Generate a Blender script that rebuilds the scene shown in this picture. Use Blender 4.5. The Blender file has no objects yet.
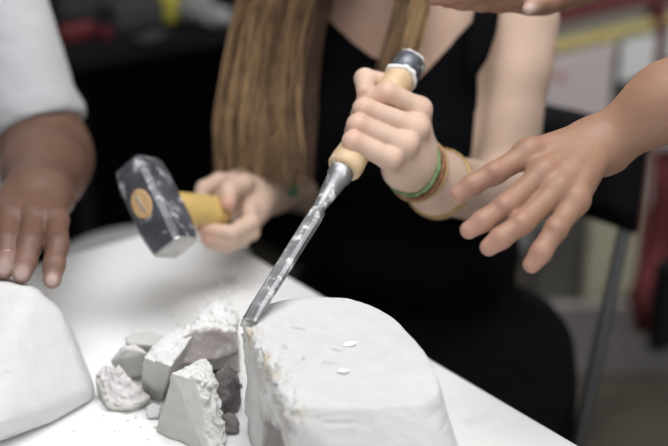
import bpy, bmesh, math, random
import numpy as np
from mathutils import Vector, Matrix

random.seed(7)
rng = np.random.default_rng(7)
C = bpy.context.scene.collection
S = bpy.context.scene

# ------------------------------------------------------------------ camera, world, lights, exposure
TH = math.radians(23.0); CAMZ = 1.36; F = 668 * 70 / 36.0; TZ = 0.74
cam = bpy.data.objects.new('camera', bpy.data.cameras.new('camera')); C.objects.link(cam)
cam.data.lens = 70; cam.data.sensor_width = 36; cam.data.clip_start = 0.02
cam.location = (0, 0, CAMZ); cam.rotation_euler = (math.radians(90) - TH, 0, 0)
cam.data.dof.use_dof = True; cam.data.dof.focus_distance = 1.105; cam.data.dof.aperture_fstop = 2.8
S.camera = cam
w = bpy.data.worlds.new('world'); S.world = w; w.use_nodes = True
w.node_tree.nodes['Background'].inputs[0].default_value = (0.93, 0.97, 1.0, 1)
w.node_tree.nodes['Background'].inputs[1].default_value = 0.38


def area(name, loc, target, size, energy, col=(1, 1, 1), sy=None):
    l = bpy.data.lights.new(name, 'AREA'); o = bpy.data.objects.new(name, l); C.objects.link(o)
    l.energy = energy; l.color = col; l.shape = 'RECTANGLE'; l.size = size; l.size_y = sy or size
    o.location = loc
    o.rotation_euler = (Vector(target) - Vector(loc)).to_track_quat('-Z', 'Y').to_euler()
    return o


area('ceiling_light', (0.2, 0.8, 2.75), (0.05, 1.0, 0.8), 1.8, 53, (0.98, 0.985, 1.0), 1.5)
area('front_fill_light', (0.7, -1.5, 2.0), (0.0, 1.2, 0.85), 1.8, 14, (0.95, 0.975, 1.0), 1.2)  # added soft fill from the camera side; no window stands there
area('ceiling_light', (2.2, 2.3, 2.75), (1.0, 3.0, 0.4), 1.2, 44, (1, 0.98, 0.95), 1.0)
S.view_settings.view_transform = 'Standard'; S.view_settings.look = 'None'
S.view_settings.exposure = 0.0; S.view_settings.gamma = 1.0
S.view_settings.use_curve_mapping = False
S.cycles.use_denoising = True
S.cycles.max_bounces = 6

# ------------------------------------------------------------------ geometry of the view: a pixel and a distance or a height give a point
ct, st = math.cos(TH), math.sin(TH)


def P(px, py, d):
    u, v = (px - 334) / F, (py - 223) / F
    return np.array([d * u, d * (ct - v * st), CAMZ + d * (-st - v * ct)])


def T(px, py, z=0.0):
    """point at height z above the table top"""
    v = (py - 223) / F
    return P(px, py, (CAMZ - TZ - z) / (st + ct * v))


def G(px, py, z):
    """point at height z above the floor"""
    v = (py - 223) / F
    return P(px, py, (CAMZ - z) / (st + ct * v))


D1 = np.array([0.7937, 0.6083, 0.0]); D2 = np.array([0.6083, -0.7937, 0.0])   # the room's two directions
UPZ = np.array([0, 0, 1.0])


# ------------------------------------------------------------------ tagging
def tag(o, label=None, cat=None, group=None, kind=None):
    if label: o['label'] = label
    if cat: o['category'] = cat
    if group: o['group'] = group
    if kind: o['kind'] = kind
    return o


def empty(name, loc, label=None, cat=None, group=None):
    o = bpy.data.objects.new(name, None); C.objects.link(o)
    o.location = loc; o.empty_display_size = 0.05
    return tag(o, label, cat, group)


def link(name, me, mat=None, parent=None, smooth=False):
    o = bpy.data.objects.new(name, me); C.objects.link(o)
    for m in (mat if isinstance(mat, (list, tuple)) else [mat]):
        if m: me.materials.append(m)
    if smooth:
        me.polygons.foreach_set('use_smooth', [True] * len(me.polygons))
    if parent:
        o.parent = parent
        r = parent
        off = Vector((0, 0, 0))
        while r:
            off += r.location; r = r.parent
        me.transform(Matrix.Translation(-off))
    return o


def center_origin(o, at):
    o.data.transform(Matrix.Translation(-Vector(at))); o.location = at
    return o


def from_bm(name, bm, mat=None, parent=None, smooth=False):
    bmesh.ops.recalc_face_normals(bm, faces=bm.faces)
    me = bpy.data.meshes.new(name); bm.to_mesh(me); bm.free()
    return link(name, me, mat, parent, smooth)


# ------------------------------------------------------------------ materials
def mat(name, col, rough=0.6, metal=0.0, var=0.12, scale=30, bump=0.0, bscale=None, stretch=(1, 1, 1), sss=0.0, spec=0.5,
        attr=False, dirt=None, sheen=0.0, coat=0.0):
    m = bpy.data.materials.new(name); m.use_nodes = True
    nt = m.node_tree; N = nt.nodes; L = nt.links
    b = N['Principled BSDF']
    b.inputs['Roughness'].default_value = rough; b.inputs['Metallic'].default_value = metal
    b.inputs['Specular IOR Level'].default_value = spec
    if coat: b.inputs['Coat Weight'].default_value = coat
    if sheen: b.inputs['Sheen Weight'].default_value = sheen
    if sss:
        b.inputs['Subsurface Weight'].default_value = sss
        b.inputs['Subsurface Radius'].default_value = (1.0, 0.35, 0.2)
        b.inputs['Subsurface Scale'].default_value = 0.006
    tc = N.new('ShaderNodeTexCoord'); mp = N.new('ShaderNodeMapping'); mp.inputs['Scale'].default_value = stretch
    L.new(tc.outputs['Object'], mp.inputs[0])
    n = N.new('ShaderNodeTexNoise'); n.inputs['Scale'].default_value = scale; n.inputs['Detail'].default_value = 5
    L.new(mp.outputs[0], n.inputs['Vector'])
    hsv = N.new('ShaderNodeMix'); hsv.data_type = 'RGBA'
    if attr:
        a = N.new('ShaderNodeAttribute'); a.attribute_name = 'Col'
        mul = N.new('ShaderNodeMix'); mul.data_type = 'RGBA'; mul.blend_type = 'MULTIPLY'; mul.inputs[0].default_value = 1
        L.new(a.outputs['Color'], mul.inputs[6])
        ramp = N.new('ShaderNodeMapRange'); ramp.inputs['To Min'].default_value = 1 - var; ramp.inputs['To Max'].default_value = 1 + var
        ramp.inputs['From Min'].default_value = 0.3; ramp.inputs['From Max'].default_value = 0.7
        L.new(n.outputs[0], ramp.inputs[0]); L.new(ramp.outputs[0], mul.inputs[7])
        out = mul.outputs[2]
    else:
        c = np.array(col)
        hsv.inputs[6].default_value = (*np.clip(c * (1 - var), 0, 1), 1); hsv.inputs[7].default_value = (*np.clip(c * (1 + var), 0, 1), 1)
        r = N.new('ShaderNodeMapRange'); r.inputs['From Min'].default_value = 0.3; r.inputs['From Max'].default_value = 0.7
        L.new(n.outputs[0], r.inputs[0]); L.new(r.outputs[0], hsv.inputs[0])
        out = hsv.outputs[2]
    if dirt:   # (colour, scale, threshold, softness, stretch)
        dc, ds, dt, dw, dstr = dirt
        mp2 = N.new('ShaderNodeMapping'); mp2.inputs['Scale'].default_value = dstr; mp2.inputs['Location'].default_value = (3.1, 1.7, 5.2)
        L.new(tc.outputs['Object'], mp2.inputs[0])
        n2 = N.new('ShaderNodeTexNoise'); n2.inputs['Scale'].default_value = ds; n2.inputs['Detail'].default_value = 6
        n2.inputs['Roughness'].default_value = 0.65
        L.new(mp2.outputs[0], n2.inputs['Vector'])
        r2 = N.new('ShaderNodeMapRange'); r2.inputs['From Min'].default_value = dt; r2.inputs['From Max'].default_value = dt + dw
        L.new(n2.outputs[0], r2.inputs[0])
        mx = N.new('ShaderNodeMix'); mx.data_type = 'RGBA'; mx.inputs[7].default_value = (*dc, 1)
        L.new(r2.outputs[0], mx.inputs[0]); L.new(out, mx.inputs[6]); out = mx.outputs[2]
        if metal:
            inv = N.new('ShaderNodeMapRange'); inv.inputs['To Min'].default_value = metal; inv.inputs['To Max'].default_value = 0
            L.new(r2.outputs[0], inv.inputs[0]); L.new(inv.outputs[0], b.inputs['Metallic'])
            rr = N.new('ShaderNodeMapRange'); rr.inputs['To Min'].default_value = rough; rr.inputs['To Max'].default_value = 0.85
            L.new(r2.outputs[0], rr.inputs[0]); L.new(rr.outputs[0], b.inputs['Roughness'])
    L.new(out, b.inputs['Base Color'])
    if bump:
        n3 = N.new('ShaderNodeTexNoise'); n3.inputs['Scale'].default_value = bscale or scale * 3; n3.inputs['Detail'].default_value = 6
        L.new(mp.outputs[0], n3.inputs['Vector'])
        bp = N.new('ShaderNodeBump'); bp.inputs['Strength'].default_value = bump; bp.inputs['Distance'].default_value = 0.002
        L.new(n3.outputs[0], bp.inputs['Height']); L.new(bp.outputs[0], b.inputs['Normal'])
    return m


M = {}
M['table'] = mat('white_laminate', (0.91, 0.91, 0.90), 0.45, var=0.02, scale=6, dirt=((0.66, 0.635, 0.60), 9, 0.62, 0.25, (1, 1, 1)))
M['edge'] = mat('white_edge', (0.75, 0.74, 0.72), 0.5, var=0.02)
M['grey_metal'] = mat('grey_metal', (0.13, 0.135, 0.14), 0.4, metal=0.7, var=0.05)
M['plaster'] = mat('plaster', (1, 1, 1), 0.9, var=0.035, scale=60, bump=0.35, bscale=260, attr=True, spec=0.2)
M['skin_w'] = mat('fair_skin', (1, 1, 1), 0.5, var=0.05, scale=45, bump=0.10, bscale=500, attr=True, sss=0.06, spec=0.4)
M['skin_l'] = mat('brown_skin', (1, 1, 1), 0.5, var=0.10, scale=60, bump=0.22, bscale=420, attr=True, sss=0.08, spec=0.4)
M['skin_r'] = mat('tanned_skin', (1, 1, 1), 0.5, var=0.07, scale=55, bump=0.15, bscale=420, attr=True, sss=0.1, spec=0.4)
M['black_cloth'] = mat('black_cloth', (0.004, 0.004, 0.005), 0.95, var=0.2, scale=20, spec=0.06)
M['white_cloth'] = mat('white_cotton', (0.42, 0.42, 0.43), 0.9, var=0.02, scale=20, bump=0.15, bscale=300, spec=0.2, sheen=0.1)
M['grey_cloth'] = mat('grey_cloth', (0.30, 0.30, 0.31), 0.9, var=0.06)
M['green_cloth'] = mat('green_ribbon', (0.03, 0.16, 0.08), 0.8)
M['hair'] = mat('hair', (0.35, 0.2, 0.09), 0.5, var=0.15, scale=40, attr=True, spec=0.3)
M['dark_hair'] = mat('dark_hair', (0.03, 0.02, 0.015), 0.6)
M['steel'] = mat('steel', (0.36, 0.36, 0.37), 0.5, metal=0.9, var=0.25, scale=60, dirt=((0.74, 0.73, 0.72), 95, 0.52, 0.10, (1, 1, 0.6)))
M['steel_band'] = mat('steel_band', (0.20, 0.21, 0.24), 0.5, metal=0.85, var=0.4, scale=60, dirt=((0.7, 0.7, 0.7), 80, 0.62, 0.08, (1, 1, 1)))
M['plaster_dust'] = mat('caked_plaster', (0.86, 0.85, 0.83), 0.95, var=0.04, bump=0.5, bscale=200)
M['beech'] = mat('beech_wood', (0.60, 0.43, 0.26), 0.5, var=0.14, scale=60, stretch=(1, 1, 0.12), dirt=((0.80, 0.78, 0.74), 50, 0.57, 0.06, (1, 1, 1)))
M['yellow_wood'] = mat('yellow_varnished_wood', (0.66, 0.46, 0.16), 0.45, var=0.10, scale=50, stretch=(0.2, 1, 1), dirt=((0.38, 0.29, 0.15), 30, 0.58, 0.08, (0.6, 1, 1)))
M['end_grain'] = mat('end_grain', (0.56, 0.36, 0.18), 0.6, var=0.18, scale=120)
M['hammer'] = mat('chipped_dark_paint', (0.062, 0.065, 0.078), 0.36, var=0.5, scale=40, spec=0.6, dirt=((0.42, 0.42, 0.43), 70, 0.53, 0.10, (1, 1, 1)), bump=0.25, bscale=150)
M['worn_steel'] = mat('worn_steel', (0.52, 0.51, 0.50), 0.5, metal=0.6, var=0.2, scale=60)
M['black_plastic'] = mat('black_plastic', (0.006, 0.006, 0.007), 0.7, var=0.1, spec=0.2)
M['green_band'] = mat('green_thread', (0.17, 0.27, 0.12), 0.7, var=0.5, scale=200)
M['brown_band'] = mat('brown_thread', (0.26, 0.11, 0.05), 0.7, var=0.5, scale=260)
M['gold'] = mat('brass', (0.40, 0.28, 0.11), 0.4, metal=0.5, var=0.2, scale=100)
M['tan_leather'] = mat('tan_leather', (0.42, 0.26, 0.12), 0.6)
M['silver'] = mat('silver', (0.5, 0.5, 0.5), 0.25, metal=1)
M['floor'] = mat('concrete_floor', (0.066, 0.056, 0.042), 0.7, var=0.15, scale=3)
M['wall_dark'] = mat('dark_wall', (0.022, 0.022, 0.025), 0.8, var=0.2, scale=2)
M['wall_pale'] = mat('pale_wall', (0.40, 0.40, 0.40), 0.8, var=0.06, scale=2)
M['ceiling'] = mat('pale_ceiling', (0.55, 0.55, 0.54), 0.8, var=0.03)
M['desk'] = mat('dark_desk', (0.008, 0.008, 0.009), 0.9, var=0.2, scale=8, spec=0.05)
M['red'] = mat('red_plastic', (0.09, 0.008, 0.012), 0.5)
M['yellow'] = mat('yellow_plastic', (0.42, 0.37, 0.05), 0.5)
M['clear'] = mat('milky_plastic', (0.25, 0.25, 0.25), 0.4)
M['grey_item'] = mat('grey_plastic', (0.03, 0.03, 0.032), 0.6)
M['maroon'] = mat('maroon_paint', (0.13, 0.03, 0.03), 0.6)
M['pink_paper'] = mat('pink_paper', (0.52, 0.45, 0.45), 0.8, var=0.03)
M['white_paper'] = mat('white_paper', (0.66, 0.66, 0.66), 0.8, var=0.02)
M['yellow_paint'] = mat('yellow_paint', (0.50, 0.42, 0.17), 0.7)
M['red_cloth'] = mat('red_cloth', (0.38, 0.10, 0.11), 0.9, var=0.3, scale=14)
M['cream'] = mat('cream_paint', (0.40, 0.37, 0.27), 0.7)
M['plinth'] = mat('grey_board', (0.20, 0.185, 0.18), 0.7)
M['grey_wood'] = mat('grey_green_board', (0.07, 0.068, 0.062), 0.7, var=0.35, scale=4)


# ------------------------------------------------------------------ noise
_tab = rng.random((32, 32, 32)).astype(np.float32)


def vnoise(p):
    i = np.floor(p).astype(int); f = p - i; f = f * f * (3 - 2 * f)
    i0 = i & 31; i1 = (i + 1) & 31
    r = 0
    for dx in (0, 1):
        for dy in (0, 1):
            for dz in (0, 1):
                wgt = (f[:, 0] if dx else 1 - f[:, 0]) * (f[:, 1] if dy else 1 - f[:, 1]) * (f[:, 2] if dz else 1 - f[:, 2])
                r = r + wgt * _tab[(i1 if dx else i0)[:, 0], (i1 if dy else i0)[:, 1], (i1 if dz else i0)[:, 2]]
    return r * 2 - 1


def fbm(p, scale, oct=4, gain=0.5):
    r = 0; a = 1
    for k in range(oct):
        r = r + a * vnoise(p * scale + 7.3 * k); scale *= 2.03; a *= gain
    return r


def worley(p, scale, seed=0):
    q = p * scale; i = np.floor(q).astype(int)
    best = np.full(len(p), 9.0); idv = np.zeros(len(p))
    for dx in (-1, 0, 1):
        for dy in (-1, 0, 1):
            for dz in (-1, 0, 1):
                c = i + np.array([dx, dy, dz])
                a = _tab[(c[:, 0] + seed) & 31, c[:, 1] & 31, c[:, 2] & 31]
                b = _tab[(c[:, 1] + 11) & 31, (c[:, 2] + seed) & 31, c[:, 0] & 31]
                d = _tab[(c[:, 2] + 5) & 31, (c[:, 0] + 17) & 31, (c[:, 1] + seed) & 31]
                pt = c + np.stack([a, b, d], 1)
                dd = ((q - pt) ** 2).sum(1)
                m = dd < best
                best = np.where(m, dd, best); idv = np.where(m, a * 2 - 1, idv)
    return np.sqrt(best), idv


# ------------------------------------------------------------------ implicit bodies: smoothly joined tapered limbs, turned into one mesh
def smin(a, b, k):
    if k <= 0: return np.minimum(a, b)
    h = np.maximum(k - np.abs(a - b), 0) / k
    return np.minimum(a, b) - h * h * k * 0.25


def smax(a, b, k):
    return -smin(-a, -b, k)


class Cap:
    def __init__(s, a, b, ra, rb=None, n=None, f=1.0):
        s.a = np.array(a, float); s.b = np.array(b, float); s.ra = ra; s.rb = ra if rb is None else rb; s.f = f; s.A = None
        if n is not None and f != 1.0:
            n = np.array(n, float); n /= np.linalg.norm(n)
            s.A = np.eye(3) + (1 / f - 1) * np.outer(n, n)
            s.a = s.A @ s.a; s.b = s.A @ s.b

    def d(s, p):
        if s.A is not None: p = p @ s.A.T
        ab = s.b - s.a; L = ab @ ab + 1e-12
        t = np.clip((p - s.a) @ ab / L, 0, 1)
        dd = np.linalg.norm(p - s.a - t[:, None] * ab, axis=1) - (s.ra + (s.rb - s.ra) * t)
        return dd * s.f if s.A is not None else dd


class Field:
    """groups joined in turn: (prims, k inside the group, k to what came before)"""
    def __init__(s):
        s.groups = []

    def add(s, prims, kin=0.003, kout=0.006, layer=0):
        s.groups.append((prims, kin, kout, layer)); return s

    def prims(s):
        return [q for g in s.groups for q in g[0]]

    def d(s, p, keep=None):
        layers = {}
        i = 0
        for prims, kin, kout, layer in s.groups:
            dg = None
            for q in prims:
                if keep is None or keep[i]:
                    x = q.d(p); dg = x if dg is None else smin(dg, x, kin)
                i += 1
            if dg is None: continue
            if layer in layers: layers[layer] = smin(layers[layer], dg, kout)
            else: layers[layer] = dg
        r = None
        for l in sorted(layers):
            r = layers[l] if r is None else smin(r, layers[l], 0.007)
        return np.full(len(p), 1.0) if r is None else r


def grid_eval(f, lo, hi, h, field=None, margin=0.02):
    lo = np.array(lo, float); hi = np.array(hi, float)
    B = 12
    nb = np.ceil((hi - lo) / (h * B)).astype(int); n = nb * B + 1
    ax = [lo[k] + (np.arange(nb[k]) + 0.5) * B * h for k in range(3)]
    ctr = np.stack(np.meshgrid(*ax, indexing='ij'), -1).reshape(-1, 3)
    R = B * h * 0.5 * 1.7321
    dc = f(ctr)
    vals = np.ones(n, np.float32)
    act = np.abs(dc) < R * 1.35 + margin * 0.5
    idx = np.stack(np.unravel_index(np.arange(len(ctr)), nb), 1)
    for b in np.nonzero(~act & (dc < 0))[0]:
        i, j, k = idx[b] * B
        vals[i:i + B + 1, j:j + B + 1, k:k + B + 1] = -1
    pd = np.stack([q.d(ctr) for q in field.prims()], 1) if field is not None else None
    g = np.stack(np.meshgrid(*[np.arange(B + 1)] * 3, indexing='ij'), -1).reshape(-1, 3) * h
    ids = np.nonzero(act)[0]
    if field is not None:
        for b in ids:
            keep = pd[b] < R * 1.4 + margin
            i, j, k = idx[b] * B
            v = field.d(g + lo + idx[b] * B * h, keep)
            vals[i:i + B + 1, j:j + B + 1, k:k + B + 1] = v.reshape(B + 1, B + 1, B + 1)
    else:
        for q in range(0, len(ids), 64):
            bb = ids[q:q + 64]
            pts = (g[None] + (lo + idx[bb] * B * h)[:, None]).reshape(-1, 3)
            v = f(pts).reshape(len(bb), B + 1, B + 1, B + 1)
            for m, b in enumerate(bb):
                i, j, k = idx[b] * B
                vals[i:i + B + 1, j:j + B + 1, k:k + B + 1] = v[m]
    return vals, lo


def surface_nets(vals, lo, h):
    ins = vals < 0
    c = [ins[i:ins.shape[0] - 1 + i, j:ins.shape[1] - 1 + j, k:ins.shape[2] - 1 + k] for i in (0, 1) for j in (0, 1) for k in (0, 1)]
    cnt = sum(x.astype(np.uint8) for x in c)
    a = (cnt > 0) & (cnt < 8)
    I = np.argwhere(a)
    vid = np.full(a.shape, -1, np.int64); vid[a] = np.arange(len(I))
    offs = [(i, j, k) for i in (0, 1) for j in (0, 1) for k in (0, 1)]
    cv = np.stack([vals[I[:, 0] + o[0], I[:, 1] + o[1], I[:, 2] + o[2]] for o in offs], 1).astype(float)
    acc = np.zeros((len(I), 3)); num = np.zeros(len(I))
    for x in range(8):
        for y in range(x + 1, 8):
            ox, oy = np.array(offs[x]), np.array(offs[y])
            if np.abs(ox - oy).sum() != 1: continue
            va, vb = cv[:, x], cv[:, y]
            m = (va < 0) != (vb < 0)
            t = np.where(m, va / np.where(m, va - vb, 1), 0)
            acc += np.where(m[:, None], ox + t[:, None] * (oy - ox), 0); num += m
    V = (I + acc / num[:, None]) * h + lo
    faces = []
    for axis in range(3):
        s0 = [slice(None)] * 3; s1 = [slice(None)] * 3
        s0[axis] = slice(0, -1); s1[axis] = slice(1, None)
        x0, x1 = ins[tuple(s0)], ins[tuple(s1)]
        E = np.argwhere(x0 != x1)
        o1, o2 = [(1, 2), (2, 0), (0, 1)][axis]
        E = E[(E[:, o1] > 0) & (E[:, o2] > 0) & (E[:, o1] < ins.shape[o1] - 1) & (E[:, o2] < ins.shape[o2] - 1)]
        if not len(E): continue
        fl = x0[tuple(E.T)]
        q = []
        for da, db in ((-1, -1), (0, -1), (0, 0), (-1, 0)):
            e = E.copy(); e[:, o1] += da; e[:, o2] += db; q.append(vid[tuple(e.T)])
        q = np.stack(q, 1)
        q[~fl] = q[~fl][:, ::-1]
        faces.append(q)
    return V, np.concatenate(faces)


def lap(V, Fc, it, w=0.5):
    e = np.concatenate([Fc[:, [0, 1]], Fc[:, [1, 2]], Fc[:, [2, 3]], Fc[:, [3, 0]]])
    e = np.concatenate([e, e[:, ::-1]])
    cnt = np.bincount(e[:, 0], minlength=len(V))[:, None]
    for _ in range(it):
        s = np.stack([np.bincount(e[:, 0], weights=V[e[:, 1], k], minlength=len(V)) for k in range(3)], 1)
        V = V + w * (s / np.maximum(cnt, 1) - V)
    return V


def normals(V, Fc):
    n = np.cross(V[Fc[:, 2]] - V[Fc[:, 0]], V[Fc[:, 3]] - V[Fc[:, 1]])
    N = np.zeros_like(V)
    for k in range(4):
        for c in range(3):
            N[:, c] += np.bincount(Fc[:, k], weights=n[:, c], minlength=len(V))
    return N / (np.linalg.norm(N, axis=1)[:, None] + 1e-12)


def mesh_np(name, V, Fc, col=None):
    me = bpy.data.meshes.new(name)
    nf, k = Fc.shape
    me.vertices.add(len(V)); me.vertices.foreach_set('co', V.astype(np.float32).ravel())
    me.loops.add(nf * k); me.loops.foreach_set('vertex_index', Fc.astype(np.int32).ravel())
    me.polygons.add(nf); me.polygons.foreach_set('loop_start', np.arange(0, nf * k, k, dtype=np.int32))
    me.update(calc_edges=True)
    if col is not None: set_col(me, col)
    return me


def set_col(me, col):
    a = me.color_attributes.new('Col', 'FLOAT_COLOR', 'POINT')
    a.data.foreach_set('color', np.concatenate([col, np.ones((len(col), 1))], 1).astype(np.float32).ravel())


def bridge_body(name, field, lo, hi, h, hands, colf):
    """one continuous skin: the body at step h, each hand at its own finer step, joined at the wrist.
    hands: (wrist point, direction to the hand, box lo, box hi, step)"""
    vals, l0 = grid_eval(field.d, lo, hi, h, field)
    V, Fc = surface_nets(vals, l0, h)
    bm = bmesh.new(); me = mesh_np('tmp', V, Fc); bm.from_mesh(me); bpy.data.meshes.remove(me)
    for wp, wn, blo, bhi, hh in hands:
        wp = np.array(wp); wn = np.array(wn, float); wn /= np.linalg.norm(wn)
        blo = np.array(blo); bhi = np.array(bhi)
        near = [f for f in bm.faces if (f.calc_center_median() - Vector(wp)).length < 0.11 and all(blo[k] - .02 < f.calc_center_median()[k] < bhi[k] + .02 for k in range(3))]
        geom = set(near)
        for f in near: geom.update(f.edges); geom.update(f.verts)
        bmesh.ops.bisect_plane(bm, geom=list(geom), plane_co=Vector(wp - wn * h * 0.4), plane_no=Vector(wn), dist=1e-6)
        kill = [f for f in bm.faces if (f.calc_center_median() - Vector(wp - wn * h * 0.4)).dot(Vector(wn)) > 1e-5
                and all(blo[k] < f.calc_center_median()[k] < bhi[k] for k in range(3))]
        bmesh.ops.delete(bm, geom=kill, context='FACES')
        bmesh.ops.delete(bm, geom=[v for v in bm.verts if not v.link_faces], context='VERTS')
        old = set(e for e in bm.edges if len(e.link_faces) == 1)
        v2, l2 = grid_eval(field.d, blo, bhi, hh, field)
        V2, F2 = surface_nets(v2, l2, hh)
        b2 = bmesh.new(); m2 = mesh_np('tmp', V2, F2); b2.from_mesh(m2)
        bmesh.ops.bisect_plane(b2, geom=list(b2.verts) + list(b2.edges) + list(b2.faces), plane_co=Vector(wp), plane_no=Vector(wn), clear_inner=True, dist=1e-7)
        b2.to_mesh(m2); b2.free()
        bm.from_mesh(m2); bpy.data.meshes.remove(m2)
        loops = [e for e in bm.edges if len(e.link_faces) == 1 and all((v.co - Vector(wp)).length < 0.075 and abs((v.co - Vector(wp)).dot(Vector(wn))) < h for v in e.verts)]
        try:
            bmesh.ops.bridge_loops(bm, edges=loops)
        except Exception as ex:
            print('BRIDGE', name, ex)
    bmesh.ops.recalc_face_normals(bm, faces=bm.faces)
    me = bpy.data.meshes.new(name); bm.to_mesh(me); bm.free()
    co = np.empty(len(me.vertices) * 3, np.float32); me.vertices.foreach_get('co', co)
    set_col(me, colf(co.reshape(-1, 3).astype(float)))
    print(name, len(me.vertices))
    return me


def blobs(base, spots):
    """base skin colour with flushed knuckles, nails, lips ...: (centre, radius, colour, strength)"""
    def f(p):
        c = np.tile(np.array(base), (len(p), 1))
        for ce, r, cc, s in spots:
            m = np.exp(-((p - np.array(ce)) ** 2).sum(1) / (r * r)) * s
            if np.isscalar(s) and s > 1: m = np.clip(m, 0, 1)
            c = c * (1 - m[:, None]) + np.array(cc) * m[:, None]
        return c
    return f


def chain(pts, rad):
    return [Cap(pts[i], pts[i + 1], rad[i], rad[i + 1]) for i in range(len(pts) - 1)]


def bbox(pts, pad):
    pts = np.array(pts)
    return pts.min(0) - pad, pts.max(0) + pad


# ------------------------------------------------------------------ simple solids
def box_bm(bm, c, size, rotz=0, bevel=0.0, seg=2, mtx=None):
    r = bmesh.ops.create_cube(bm, size=1)
    m = mtx if mtx is not None else Matrix.Translation(Vector(c)) @ Matrix.Rotation(rotz, 4, 'Z')
    m = m @ Matrix.Diagonal((*size, 1))
    bmesh.ops.transform(bm, matrix=m, verts=r['verts'])
    if bevel:
        es = set(e for v in r['verts'] for e in v.link_edges)
        bmesh.ops.bevel(bm, geom=list(es), offset=bevel, segments=seg, affect='EDGES', profile=0.5)


def box(name, c, size, rotz=0, bevel=0.003, m=None, parent=None):
    bm = bmesh.new(); box_bm(bm, c, size, rotz, bevel)
    return from_bm(name, bm, m, parent)


def tube_bm(bm, pts, rads, seg=12, cap=True, flat=None):
    pts = [Vector(p) for p in pts]; rings = []
    prev = None
    for i, p in enumerate(pts):
        t = (pts[min(i + 1, len(pts) - 1)] - pts[max(i - 1, 0)]).normalized()
        if prev is None:
            a = t.orthogonal().normalized() if flat is None else (Vector(flat) - t * t.dot(Vector(flat))).normalized()
        else:
            a = (prev - t * prev.dot(t)).normalized()
        prev = a; b = t.cross(a)
        r = rads[i] if hasattr(rads, '__len__') else rads
        ra, rb = r if hasattr(r, '__len__') else (r, r)
        rings.append([bm.verts.new(p + a * math.cos(2 * math.pi * k / seg) * ra + b * math.sin(2 * math.pi * k / seg) * rb) for k in range(seg)])
    for i in range(len(rings) - 1):
        for k in range(seg):
            bm.faces.new((rings[i][k], rings[i][(k + 1) % seg], rings[i + 1][(k + 1) % seg], rings[i + 1][k]))
    if cap:
        bm.faces.new(rings[0][::-1]); bm.faces.new(rings[-1])


def tube(name, pts, rads, m, parent=None, seg=14, flat=None, smooth=True):
    bm = bmesh.new(); tube_bm(bm, pts, rads, seg, True, flat)
    return from_bm(name, bm, m, parent, smooth)


def torus_bm(bm, c, n, R, r, ell=1.0, axis=None, seg=40, ms=8, wob=0.0, twist=0):
    n = Vector(n).normalized()
    a = Vector(axis) if axis is not None else n.orthogonal()
    a = (a - n * n.dot(a)).normalized(); b = n.cross(a)
    rings = []
    for i in range(seg):
        t = 2 * math.pi * i / seg
        rad = a * math.cos(t) * R + b * math.sin(t) * R * ell
        p = Vector(c) + rad + n * wob * math.sin(3 * t + 1)
        o = rad.normalized(); rr = r * (1 + 0.25 * math.sin(t * twist)) if twist else r
        rings.append([bm.verts.new(p + o * math.cos(2 * math.pi * k / ms) * rr + n * math.sin(2 * math.pi * k / ms) * rr) for k in range(ms)])
    for i in range(seg):
        for k in range(ms):
            A, B = rings[i], rings[(i + 1) % seg]
            bm.faces.new((A[k], A[(k + 1) % ms], B[(k + 1) % ms], B[k]))


def hull_planes(pts):
    bm = bmesh.new()
    for p in pts: bm.verts.new(Vector(p))
    bmesh.ops.convex_hull(bm, input=bm.verts)
    bmesh.ops.recalc_face_normals(bm, faces=bm.faces)
    ctr = Vector(np.mean(np.array(pts), 0))
    out = []
    for f in bm.faces:
        n = f.normal.normalized(); d = n.dot(f.verts[0].co)
        if n.dot(ctr) > d: n, d = -n, -d
        if f.calc_area() > 1e-9: out.append((*n, d))
    bm.free()
    return np.array(out)


def hull_sdf(pl):
    return lambda p: (p @ pl[:, :3].T - pl[:, 3]).max(1)


def plaster_solid(name, f, lo, hi, h, smooth, disp, colf, label=None, cat=None, group=None, at=None):
    vals, l0 = grid_eval(f, lo, hi, h)
    V, Fc = surface_nets(vals, l0, h)
    if smooth: V = lap(V, Fc, smooth)
    if disp is not None:
        N = normals(V, Fc); V = V + N * disp(V, N)[:, None]
    V[:, 2] = np.maximum(V[:, 2], TZ + 0.0004)
    N = normals(V, Fc)
    me = mesh_np(name, V, Fc, colf(V, N))
    o = link(name, me, M['plaster'], None, True)
    tag(o, label, cat, group)
    c = V.mean(0); c[2] = V[:, 2].min()
    center_origin(o, c)
    return o


WHITE = np.array([0.615, 0.61, 0.60]); TAN = np.array([0.56, 0.50, 0.40]); MAUVE = np.array([0.185, 0.163, 0.160]); PINKW = np.array([0.68, 0.645, 0.635])

# ================================================================== SETTING
def struct(o):
    return tag(o, kind='structure')


def plane_box(name, p0, p1, m):
    p0 = np.array(p0); p1 = np.array(p1)
    return struct(box(name, (p0 + p1) / 2, np.abs(p1 - p0), 0, 0, m))


ROT = math.atan2(D1[1], D1[0])
struct(box('floor', (0.6, 1.8, -0.05), (9, 9, 0.1), ROT, 0, M['floor']))
struct(box('ceiling', (0.6, 1.8, 2.95), (9, 9, 0.1), ROT, 0, M['ceiling']))


def along(base, a, b, z):
    return np.array(base) + D1 * a + D2 * b + UPZ * z


# back wall parallel to D1
bw = np.array([0.0, 3.45, 0.0])
struct(box('wall_back', along(bw, -0.9, -0.18, 1.45), (4.0, 0.1, 2.9), ROT, 0, M['wall_dark']))
struct(box('wall_far', along(bw, 3.3, -0.18, 1.45), (4.2, 0.1, 2.9), ROT, 0, M['wall_pale']))

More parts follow.
